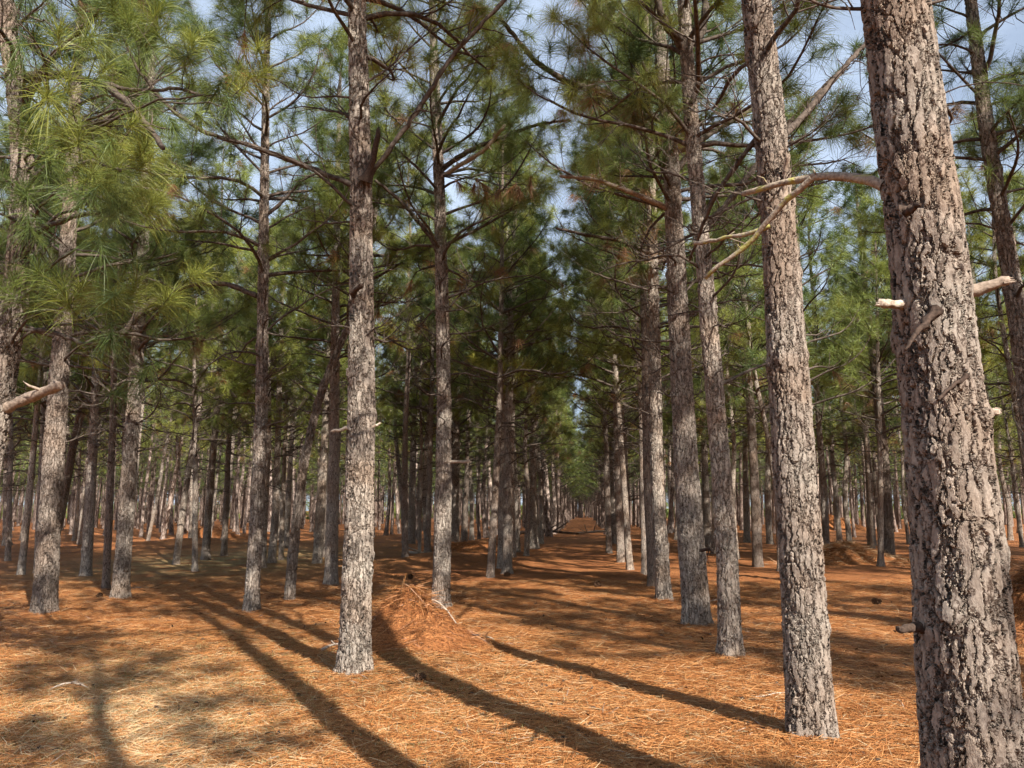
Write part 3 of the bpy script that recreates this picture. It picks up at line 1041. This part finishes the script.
HIGH = make_template(11, 'mid', 13.5, 10.0, 4.5, 0.15)

rng = np.random.default_rng(77)
cand = []
ROWS = {}
SP = 3.4
for k in range(-40, 41):
    u0 = 1.55 + SP * k if k >= 0 else -2.35 + SP * (k + 1)
    v = -16 + rng.random() * 2.6
    while v < 190:
        u = u0 + rng.normal() * 0.22
        vv = v + rng.normal() * 0.3
        v += 1.95 if k in (-2, -1, 0, 1) else 2.45
        if rng.random() < (0.08 if k in (-2, -1, 0, 1) else 0.24):
            continue
        p = RU * u + RD * vv
        cand.append((p[0], p[1], k))
# the avenue closes with trees and scrub far away
for v in np.arange(145, 185, 2.4):
    for u in (-1.2, 0.3):
        p = RU * (u + rng.normal() * 0.3) + RD * v
        cand.append((p[0], p[1], 0))
meas = np.array([[t[1], t[2]] for t in trees_all])
sx, sy = -math.sin(az), math.cos(az)
vis_c, off_c, far_c = [], [], []
OFF_SKIP = 0.30
for x, y, k in cand:
    inside = y > 2 and abs(x) < 0.70 * y + 1.0
    if inside:
        dmin = np.min(np.hypot(meas[:, 0] - x, meas[:, 1] - y))
        if y < 17.5:
            continue
        if y < 32 and dmin < 1.3:
            continue
        if y < 68:
            vis_c.append((x, y, k))
        elif y < 100 or (y < 150 and (rng.random() < 0.6 or abs(k) < 3)) or abs(k) < 2:
            far_c.append((x, y, k))
    else:
        if math.hypot(x, y) < 1.6 or y > 45:
            continue
        if np.min(np.hypot(meas[:, 0] - x, meas[:, 1] - y)) < 2.0:
            continue
        s = np.linspace(0, 17, 30)
        X = x + s * sx; Yy = y + s * sy
        lane = False
        for T in T_[:2] + [T_[6]]:
            rx, ry = T['base'][0] - x, T['base'][1] - y
            al = rx * sx + ry * sy
            la = abs(rx * sy - ry * sx)
            lim = 1.9 if T is T_[1] or T is T_[0] else 1.1
            if 0 < al < 17 and la < lim:
                lane = True
        if lane:
            continue
        if np.any((Yy > 3.3) & (np.abs(X) < 0.66 * Yy)):
            off_c.append((x, y, k))
# nearest 300 stand as trees of their own
off_c.sort(key=lambda c: math.hypot(c[0], c[1]))
off_c = [c for c in off_c if rng.random() > OFF_SKIP][:34]
vis_c.sort(key=lambda c: c[1])
room = 295 - len(T_) - len(off_c)
far_c = vis_c[room:] + far_c
vis_c = vis_c[:room]


def place_tree(x, y, tmpl, rz, sc):
    z = float(gz(x, y))
    root = empty('pine_tree', (x, y, z), rz)
    root.scale = (sc, sc, sc)
    tilt = rng.normal(size=2) * 0.018
    if rng.random() < 0.06:
        tilt = tilt * 5
    root.rotation_euler = (tilt[0], tilt[1], rz)
    for nm, me in (('trunk', tmpl[0]), ('crown', tmpl[1])):
        o = bpy.data.objects.new(nm, me)
        COL.objects.link(o)
        o.parent = root
        if nm == 'trunk':
            f = 0.65 + 0.65 * rng.random() ** 1.2
            o.scale = (f, f, 1)
    return root


for x, y, k in vis_c:
    tm = MID[rng.integers(len(MID))] if y < 42 else FAR[rng.integers(len(FAR))]
    r = place_tree(x, y, tm, rng.random() * 6.28, 0.88 + 0.24 * rng.random())
    trees_all.append([r, x, y, False, k])
for x, y, k in off_c:
    r = place_tree(x, y, MID[rng.integers(len(MID))], rng.random() * 6.28, 0.95 + 0.2 * rng.random())
    trees_all.append([r, x, y, None, k])

for x, y, q, sc in ((7.05, -3.95, 3, 0.64), (1.98, 0.85, 3, 1.1), (1.9, -2.2, 1, 0.95)):  # unseen pines: first and last added for shade, middle traced from its shadow
    r = place_tree(x, y, HIGH if y > 0 else MID[q], 1.0, sc)
    trees_all.append([r, x, y, None, 0])

# labels by row and place in the row
ORD = ['first', 'second', 'third', 'fourth', 'fifth', 'sixth', 'seventh', 'eighth', 'ninth', 'tenth', 'eleventh', 'twelfth',
       'thirteenth', 'fourteenth', 'fifteenth', 'sixteenth', 'seventeenth', 'eighteenth', 'nineteenth', 'twentieth',
       'twenty-first', 'twenty-second', 'twenty-third', 'twenty-fourth', 'twenty-fifth', 'twenty-sixth', 'twenty-seventh', 'twenty-eighth',
       'twenty-ninth', 'thirtieth']


def row_of(x, y):
    u = x * RU[0] + y * RU[1]
    if u > -0.4:
        return int(max(0, round((u - 1.55) / SP)))
    return int(-1 + min(0, round((u + 2.35) / SP)))


rows = {}
for t in trees_all:
    if t[3] is None:
        continue
    k = t[4] if len(t) > 4 else row_of(t[1], t[2])
    rows.setdefault(k, []).append(t)
for k, lst in rows.items():
    lst.sort(key=lambda t: t[2])
    side = 'right' if k >= 0 else 'left'
    n = k if k >= 0 else -k - 1
    for j, t in enumerate(lst):
        if t[3]:
            continue
        kind = 'slender' if t[2] < 32 else ('far slender' if t[2] < 50 else 'tiny distant')
        if n == 0:
            lab = '%s pine, %s from camera in the row edging the avenue on its %s' % (kind, ORD[j], side)
        else:
            lab = '%s pine, %s from camera in the %s row %s of the avenue' % (kind, ORD[j], ORD[n], side)
        tag(t[0], lab, 'pine tree', 'pine trees of the plantation')
off = [t for t in trees_all if t[3] is None]
for t in off:
    tag(t[0], 'pine outside the frame whose shadow crosses the orange forest floor', 'pine tree', 'pines beside and behind the camera')

# ---- everything farther: one mass
def far_mass():
    Vs, Qs, Ts, qm, tm_, tt = [], [], [], [], [], []
    n = 0
    G = []
    for k in range(4):
        r = np.random.default_rng(900 + k)
        H = 12 + k * 0.7
        ax = smooth_axis(np.array([[0, 0, 0], [r.normal() * .2, r.normal() * .2, 6.0]]), H)
        g = Geo()
        hs = np.array([-0.2, 0.15, 3, 6, 9, H])
        g.tube(np.array([axis_at(ax, h) for h in hs]), trunk_r(np.maximum(hs, 0), H, 0.135), 5, 2, False)
        tl = []
        h = 2.6
        while h < H:
            t = max(0.0, (h - 3.4) / (H - 3.4))
            ln = (2.2 * (1 - t) ** 0.75 + 0.3) * (0.6 + 0.6 * r.random())
            a_ = r.random() * 6.28
            d = np.array([math.cos(a_), math.sin(a_), 0.25 + 0.3 * r.random()])
            o = axis_at(ax, h)
            P = np.array([o, o + d * ln * .5 + [0, 0, -.05], o + d * ln + [0, 0, .12]])
            g.tube(P, [.024, .018, .012], 3, 0, False)
            if h > 3.3:
                for q in range(5):
                    u = 1.0 if q == 0 else 0.45 + 0.55 * r.random()
                    p = o + d * ln * u + (r.normal(size=3) * 0.30 * (q > 0))
                    tl.append((*p, *unit(d + r.normal(size=3) * .5 + [0, 0, .3]), 1.2 + .3 * r.random(), 0.52 + r.normal() * .12, 0))
            h += 0.26
        tufts(g, np.array(tl), 7, 0.045, 1, lmul=1.25)
        G.append((np.vstack(g.V), np.vstack(g.Q), np.vstack(g.T), np.concatenate(g.qm), np.concatenate(g.tm), np.concatenate(g.tint)))
    for x, y, k in far_c:
        V, Q, T, a, b, ti = G[rng.integers(4)]
        th = rng.random() * 6.28; c, s = math.cos(th), math.sin(th)
        sc = 0.85 + 0.3 * rng.random()
        W = V * sc
        W = np.stack([W[:, 0] * c - W[:, 1] * s + x, W[:, 0] * s + W[:, 1] * c + y, W[:, 2] + float(gz(x, y))], -1)
        Vs.append(W); Qs.append(Q + n); Ts.append(T + n); qm.append(a); tm_.append(b)
        tt.append(np.clip(ti + (rng.normal() * 0.08) * (ti < 0.8), 0, 1))
        n += len(W)
    me = mesh_from('distant_pines', np.vstack(Vs), np.vstack(Qs), np.vstack(Ts), np.concatenate(qm), np.concatenate(tm_), {'tint': np.concatenate(tt)}, True)
    o = link('distant_pines', me, [TWIG, NEEDLE, BARK_PLAIN])
    o['kind'] = 'stuff'
    tag(o, 'distant mass of thin pine trunks and green crowns closing the view between the nearer rows', 'forest')
    print('far trees', len(far_c), 'tris', len(me.polygons), 'vis', len(vis_c), 'off', len(off_c))
far_mass()


def scrub():
    r = np.random.default_rng(4)
    g = Geo()
    n = 5200
    d = 120 + 110 * r.random(n)
    x = (r.random(n) * 2 - 1) * (0.85 * d)
    hmax = 1.0 + 4.5 * ((d - 120) / 110)
    z = hmax * r.random(n) ** 1.1
    lat = np.abs(x * RU[0] + d * RU[1])
    kp = (lat > 3.0) | (d > 170)
    x, d, z = x[kp], d[kp], z[kp]
    n = len(x)
    tl = np.stack([x, d, gz(x, d) + z, r.normal(size=n), r.normal(size=n), 0.6 + 0 * x, 3.0 + 2.0 * r.random(n), 0.15 + 0.45 * r.random(n), 0 * x], -1)
    tufts(g, tl, 26, 0.13, 1, mat=0)
    o = link('undergrowth', g.build('undergrowth'), [NEEDLE])
    o['kind'] = 'stuff'
    tag(o, 'dim belt of bushes and young growth far behind all the trunks', 'undergrowth')
scrub()


# ------------------------------------------------------------------ straw, grass
def litter(name, n, yr, seed, w, ln, pos=None, lift=0.012, tilt=0.12, mat=STRAW, label='', cat='litter', tintf=None):
    r = np.random.default_rng(seed)
    if pos is None:
        y0, y1 = yr
        y = y0 * (y1 / y0) ** r.random(n)
        x = (r.random(n) * 2 - 1) * (0.74 * y + 0.6)
    else:
        x, y = pos(r, n)
    a = r.random(n) * math.pi * 2
    Lh = ln * (0.5 + 0.8 * r.random(n)) * 0.5
    bend = r.normal(size=n) * 0.25
    z0 = gz(x, y) + lift * r.random(n) + 0.004
    d = np.stack([np.cos(a), np.sin(a), r.normal(size=n) * tilt], -1)
    s = np.stack([-np.sin(a), np.cos(a), np.zeros(n)], -1)
    C = np.stack([x, y, z0 + 0.5 * np.abs(d[:, 2]) * Lh], -1)
    A_ = C - d * Lh[:, None] + s * (bend * Lh * 0.5)[:, None]
    B_ = C + d * Lh[:, None] + s * (bend * Lh * 0.5)[:, None]
    M_ = C + np.array([0, 0, 0.006])
    up = np.array([0, 0, 1.0])
    hw = w * (0.7 + 0.6 * r.random(n)) * 0.5
    sw = s * hw[:, None] + up * (hw * 0.5)[:, None]
    V = np.stack([A_ - sw * .6, A_ + sw * .6, M_ + sw, M_ - sw, B_ + sw * .5, B_ - sw * .5], 1).reshape(-1, 3)
    b = np.arange(n)[:, None] * 6
    Q = np.concatenate([b + np.array([[0, 1, 2, 3]]), b + np.array([[3, 2, 4, 5]])])
    ti = np.clip(0.55 + 0.24 * r.normal(size=n), 0, 1)
    if tintf is not None:
        ti = tintf(x, y, ti)
    me = mesh_from(name, V, Q, None, None, None, {'tint': np.repeat(ti, 6)})
    o = link(name, me, [mat])
    o['kind'] = 'stuff'
    tag(o, label, cat)
    return o


litter('pine_straw', 430000, (3.6, 18), 5, 0.0034, 0.20, label='loose layer of orange fallen pine needles over the forest floor', cat='pine straw',
       tintf=lambda x, y, t: np.clip(t + 0.34 * np.exp(-(((x + 3.0) / 2.4) ** 2 + ((y - 6.3) / 2.6) ** 2)) * (0.5 + 0.5 * np.sin(x * 1.7 + y)), 0, 1))


def grass_pos(r, n):
    k = n // 14
    cx = -3.0 + r.normal(size=k) * 1.9; cyy = 6.3 + r.normal(size=k) * 1.9
    x = np.repeat(cx, 14) + r.normal(size=k * 14) * 0.06
    y = np.repeat(cyy, 14) + r.normal(size=k * 14) * 0.06
    return x, y


def grass():
    r = np.random.default_rng(31)
    x, y = grass_pos(r, 14 * 3600)
    n = len(x)
    g = Geo()
    P = np.stack([x, y, gz(x, y) - 0.005], -1)
    D = np.stack([r.normal(size=n) * 0.45, r.normal(size=n) * 0.45, np.ones(n)], -1)
    D /= np.linalg.norm(D, axis=1, keepdims=True)
    needles(g, P, D, 0.03 + 0.06 * r.random(n), np.full(n, 0.0035), 0, r.random(n), 0.3, 2)
    o = link('dry_grass', g.build('dry_grass'), [GRASS])
    o['kind'] = 'stuff'
    tag(o, 'thin patches of short pale dry grass among the needles in the left foreground', 'grass')
grass()
litter('twig_litter', 700, (3.6, 22), 91, 0.006, 0.16, lift=0.02, tilt=0.2, mat=LIMB, label='scattered small twigs, bark flakes and cone bits among the fallen needles', cat='twig litter')
litter('bark_flakes', 2600, (3.6, 16), 93, 0.022, 0.05, lift=0.015, tilt=0.3, mat=DARKWOOD, label='tiny dark bark flakes sprinkled among the fallen needles', cat='bark flakes')


# ------------------------------------------------------------------ mounds and debris
def mound(name, cx, cy_, rx, ry, h, nst, label, rough=0.02, tint=0.6, wn_=0.005, mat=GROUND, ln=0.22, cat='mound', rz=0):
    r = np.random.default_rng(int(abs(cx) * 100) + 5)
    root_z = float(gz(cx, cy_))
    nr, na = 22, 48
    rr = np.linspace(0, 1.25, nr)[:, None]; aa = (np.arange(na) * 2 * math.pi / na)[None, :]
    ph = r.random(5) * 6.28
    shape = 1 + 0.15 * np.sin(2 * aa + ph[0]) + 0.10 * np.sin(3 * aa + ph[1]) + 0.06 * np.sin(5 * aa + ph[2])
    X = rr * rx * shape * np.cos(aa); Y = rr * ry * shape * np.sin(aa)
    prof = np.exp(-(rr * 1.7) ** 2)
    Z = h * prof * (1 + 0.25 * np.sin(4 * X / rx + ph[3]) * np.cos(3 * Y / ry + ph[4])) + rough * r.normal(size=X.shape) * np.clip(1.0 - rr, 0, 1)
    Z = Z + gz(X + cx, Y + cy_) - root_z - 0.035 * rr ** 2
    V = np.stack([X, Y, Z], -1).reshape(-1, 3)
    i = np.arange(nr - 1)[:, None] * na; j = np.arange(na)[None, :]; j2 = (j + 1) % na
    Q = np.stack([i + j, i + na + j, i + na + j2, i + j2], -1).reshape(-1, 4)
    root = empty(name, (cx, cy_, root_z))
    tag(root, label, cat)
    me = mesh_from('heap', V, Q, None, None, None, {'turf': np.zeros(len(V))}, True)
    link('heap', me, [mat], root)
    # straw on it
    k = r.integers(0, (nr - 3) * na, nst)
    C = V[k] + r.normal(size=(nst, 3)) * np.array([rx * .05, ry * .05, 0.0]) + np.array([0, 0, 0.01])
    rad = C[:, :2] / np.array([rx, ry])
    D = np.stack([r.normal(size=nst) * 0.6 + rad[:, 0] * 0.6, r.normal(size=nst) * 0.6 + rad[:, 1] * 0.6, r.normal(size=nst) * 0.18 - 0.3 * h / rx], -1)
    D /= np.linalg.norm(D, axis=1, keepdims=True)
    g = Geo()
    needles(g, C, D, ln * (0.4 + r.random(nst)), np.full(nst, wn_), 0, np.clip(tint + 0.18 * r.normal(size=nst), 0, 1), 0.05, 2)
    o = link('straw', g.build('straw'), [STRAW], root)
    o['kind'] = 'stuff'
    return root


m0 = at(410, 655)
M0 = mound('root_mound', m0[0] + 0.02, 9.15, 0.88, 0.85, 0.42, 4200, 'low mound of earth, twigs and orange needles right of the tall pale pine', 0.06, 0.45)
m1 = at(846, 563)
mound('straw_pile', m1[0] + 0.1, m1[1], 1.9, 1.3, 0.52, 5200, 'pale orange pile of raked needles left of the sunlit straight pine', 0.02, 0.78, 0.010, ln=0.35, cat='straw pile')
m2 = at(1034, 640)
mound('earth_mound', m2[0] + 0.25, m2[1] + 0.3, 0.95, 0.95, 0.72, 5000, 'reddish shaded earth mound behind the huge trunk at the right edge', 0.05, 0.42, 0.006, cat='mound')
m3 = at(462, 552)
mound('low_mound', m3[0] + 0.4, m3[1] + 1, 2.6, 1.4, 0.35, 1500, 'low straw-covered rise with a log in front, left of the avenue', 0.03, 0.5, 0.012, ln=0.35, cat='mound')
m4 = at(205, 541)
mound('low_mound', m4[0], m4[1] + 1, 2.2, 1.6, 0.65, 1400, 'dark rounded mound at the far end of the left clearing', 0.04, 0.4, 0.014, ln=0.4, cat='mound')
m5 = at(900, 527)
mound('low_mound', at(828, 531)[0], at(828, 531)[1], 4.0, 2.0, 0.9, 1400, 'long dark mound in shade far behind the pale straw pile', 0.06, 0.35, 0.02, ln=0.5, cat='mound')


def stick(px, py, dx, dy, r, label, mat=DEADWOOD, name='fallen_stick', z=0.012, twigs=2, arch=0.03, cat='stick', seed=0, zadd=0.0):
    rg = np.random.default_rng(int(px * 3 + py) + seed)
    arch = min(arch, 0.06) if name == 'fallen_stick' else arch
    b = at(px, py)
    L_ = math.hypot(dx, dy)
    m = 9
    t = np.linspace(-0.5, 0.5, m)
    side = np.array([-dy, dx]) / L_
    wig = np.cumsum(rg.normal(size=m)) * 0.02 * L_
    P = np.stack([t * dx + side[0] * wig, t * dy + side[1] * wig, arch * (1 - (2 * t) ** 2) + 0 * t], -1)
    zz = gz(P[:, 0] + b[0], P[:, 1] + b[1]) - gz(b[0], b[1])
    P[:, 2] += zz + z + r * 0.6
    hp = lambda X_, Y_: 0.42 * np.exp(-(1.7 ** 2) * (((X_ - m0[0] - 0.02) / 0.88) ** 2 + ((Y_ - 9.15) / 0.85) ** 2))
    P[:, 2] += hp(P[:, 0] + b[0], P[:, 1] + b[1])
    g = Geo()
    g.tube(P, r * np.linspace(1, 0.5, m), 7, 0, lump=0.06)
    for k in range(twigs):
        q = P[2 + rg.integers(0, m - 3)]
        e = np.array([rg.normal(), rg.normal(), 0.3 + 0.3 * rg.random()]); e = unit(e) * L_ * (0.15 + 0.25 * rg.random())
        g.tube(np.array([q, q + e * .5 + rg.normal(size=3) * .01, q + e]), [r * .5, r * .4, r * .25], 5, 0)
    o = link(name, g.build(name), [mat])
    o.location = (b[0], b[1], float(gz(b[0], b[1])) + zadd)
    tag(o, label, cat)
    return o


for q_, (a_, b_, c_, d_) in enumerate(((392, 622, .22, .10), (402, 634, .15, -.22), (428, 626, -.2, .16), (418, 645, .26, .05), (446, 636, .18, .2))):
    stick(a_, b_, c_, d_, 0.009, ['thin grey twig poking from the crest of the mound, left end', 'short twig lying down the left face of the mound', 'bent twig at the back right of the mound crest', 'pale twig across the middle of the mound face', 'twig on the right shoulder of the mound near the grey pine foot'][q_], DEADWOOD if q_ % 2 else DARKWOOD, twigs=4, arch=0.05, zadd=0.02)
stick(443, 652, 0.30, -0.16, 0.013, 'curved bare root piece on the front slope of the mound', zadd=0.02)
stick(480, 642, 0.34, -0.05, 0.014, 'pale forked stick lying right of the mound beside the long shadow', twigs=1, zadd=0.01)
stick(383, 618, 0.16, 0.35, 0.012, 'knobbly twig standing up at the left rim of the mound', twigs=3, arch=0.12, zadd=0.02)
stick(370, 655, 0.20, 0.12, 0.011, 'grey broken twig beside the foot of the tall pale pine', twigs=3, arch=0.04)
stick(775, 700, 0.42, 0.14, 0.008, 'slim pale stick left of the second nearest right pine', twigs=1, arch=0.01)
stick(657, 716, 0.22, -0.03, 0.006, 'thin pale twig alone on the sunlit needles in the centre foreground', twigs=1, arch=0.01)
stick(716, 602, 0.40, 0.10, 0.010, 'white dry twig right of the broad brown pine', twigs=3, arch=0.05)
stick(425, 556, 1.5, -2.4, 0.06, 'long thin fallen log on the low rise left of the avenue', DEADWOOD, 'fallen_log', twigs=1, cat='log')
stick(545, 537, 4.2, 0.3, 0.11, 'low fallen log with branch stubs lying across the avenue from the left', DARKWOOD, 'fallen_log', twigs=5, arch=0.15, cat='log', z=0.08)
stick(600, 536, 3.2, -0.5, 0.08, 'paler fallen branch across the right half of the avenue', DEADWOOD, 'fallen_log', twigs=5, arch=0.12, cat='log', z=0.06)
stick(135, 590, 1.0, 0.3, 0.012, 'thin dead twig lying in front of the two thick pines on the left', DARKWOOD, twigs=3)
stick(332, 655, 0.25, -0.1, 0.02, 'short reddish bark chunk left of the foot of the tall pale pine', DEADWOOD, 'bark_piece', twigs=2, cat='bark piece')
stick(70, 690, 0.30, 0.1, 0.010, 'small grey twig cluster in the left foreground grass', DEADWOOD, twigs=4, arch=0.05)
stick(1000, 658, 0.6, -0.2, 0.008, 'dark stick right of the huge trunk', DARKWOOD, twigs=1)


def cone(px, py, s, label):
    b = at(px, py)
    g = Geo()
    r_ = np.random.default_rng(int(px))
    n = 70
    prof = np.array([[0, .25], [.15, .8], [.35, 1.0], [.6, .85], [.85, .5], [1.0, .1]])
    zc = np.linspace(0, 1, 9)
    g.tube(np.stack([zc * s * 2, 0 * zc, s * 0.75 + 0 * zc], -1), np.interp(zc, prof[:, 0], prof[:, 1]) * s * 0.62, 9, 0)
    t = (np.arange(n) + 0.5) / n
    a = np.arange(n) * 2.399
    rad = np.interp(t, prof[:, 0], prof[:, 1]) * s * 0.6
    C = np.stack([t * s * 2, rad * np.cos(a), s * 0.75 + rad * np.sin(a)], -1)
    D = np.stack([0.5 + 0 * a, np.cos(a), np.sin(a)], -1); D /= np.linalg.norm(D, axis=1, keepdims=True)
    needles(g, C, D, np.full(n, s * 0.5), np.full(n, s * 0.55), 0, np.full(n, .5), 0, 2)
    o = link('pine_cone', g.build('pine_cone'), [CONE])
    o.location = (b[0], b[1], float(gz(b[0], b[1])) + 0.004)
    o.rotation_euler = (0, 0, r_.random() * 6)
    tag(o, label, 'pine cone', 'fallen pine cones')


cone(599, 588, 0.085, 'dark pine cone on the shaded avenue floor, left of the pair of dark trunks')
cone(504, 577, 0.07, 'dark pine cone just right of the black shaded pine foot')
cone(426, 684, 0.05, 'dark pine cone lying in the long shadow right below the mound')
cone(412, 577, 0.07, 'dark pine cone in shade left of the grey pine behind the mound')
cone(872, 605, 0.07, 'dark cone lying on shaded needles left of the huge trunk')
cone(100, 600, 0.06, 'reddish cone at the left of the second thick pine foot')

# the long branches of one pine hang in at upper left: extra heavy drooping tufts
def hanging():
    T = T_[39]
    r = np.random.default_rng(8)
    g = Geo()
    tl = []
    spots = [(100,150,.95),(120,210,1.1),(85,200,.9),(60,110,.8),(150,110,.9),(105,260,1.0),(110,340,.9),(140,380,.9),(30,230,.9),(35,270,.9),
             (20,60,.8),(215,95,.9),(175,130,.8),(90,50,.9),(230,110,.8),(60,40,.8)]
    for px, py, s in spots:
        d = T['Y'] - 0.3 - 1.6 * r.random()
        p = at_depth(px, py, d) - T['base']
        tl.append((*p, r.normal() * .3, r.normal() * .3, -0.75, 1.15 * s, 0.26 + 0.2 * r.random(), 0))
        tl.append((*(p + r.normal(size=3) * .12), r.normal() * .6, r.normal() * .5, 0.1, 0.95 * s, 0.34 + 0.2 * r.random(), 0))
        # its twig back up to the nearest part of the trunk
        h = p[2] + 0.25 + 0.3 * r.random()
        o = axis_at(T['ax'], max(3.0, h - 0.3))
        m = 12
        u = np.linspace(0, 1, m)[:, None]
        mid = (o + p) / 2 + np.array([0, 0, 0.45 + 0.2 * r.random()]) + r.normal(size=3) * 0.1
        Pq = (1 - u) ** 2 * o + 2 * u * (1 - u) * mid + u ** 2 * p
        Pq[1:-1] += r.normal(size=(m - 2, 3)) * 0.012
        g.tube(Pq, np.linspace(0.016, 0.006, m), 5, 0)
    tl = np.array(tl)
    tufts(g, tl, 110, 0.0034, 2, lmul=1.0)
    o = link('needle_clusters', g.build('needle_clusters'), [TWIG, NEEDLE], T['root'])
    o.name = 'foliage'
hanging()



def rusty():
    T = T_[7]
    r = np.random.default_rng(12)
    g = Geo()
    tl = []
    o0 = at_depth(441, 176, T['Y']) - T['base']
    for px, py in ((462, 186), (474, 190), (486, 186), (496, 196), (508, 190), (520, 192), (530, 186)):
        p = at_depth(px, py, T['Y'] - 1.0 - 0.5 * r.random()) - T['base']
        tl.append((*p, r.normal() * .4, r.normal() * .4, -0.4, 0.9 + .3 * r.random(), 0.9, 1))
        m = 8
        u = np.linspace(0, 1, m)[:, None]
        mid = (o0 + p) / 2 + np.array([0, 0, 0.15]) + r.normal(size=3) * 0.08
        g.tube((1 - u) ** 2 * o0 + 2 * u * (1 - u) * mid + u ** 2 * p, np.linspace(0.012, 0.005, m), 4, 0)
    tufts(g, np.array(tl), 90, 0.006, 1)
    q = link('foliage', g.build('foliage'), [TWIG, NEEDLE], T['root'])
    q['label'] = 'rusty brown dead needle clump hanging on a limb'
rusty()

for o in bpy.data.objects:
    if o.get('label') and not 4 <= len(o['label'].replace('-', ' ').split()) <= 16:
        print('LABEL', len(o['label'].split()), o['label'])
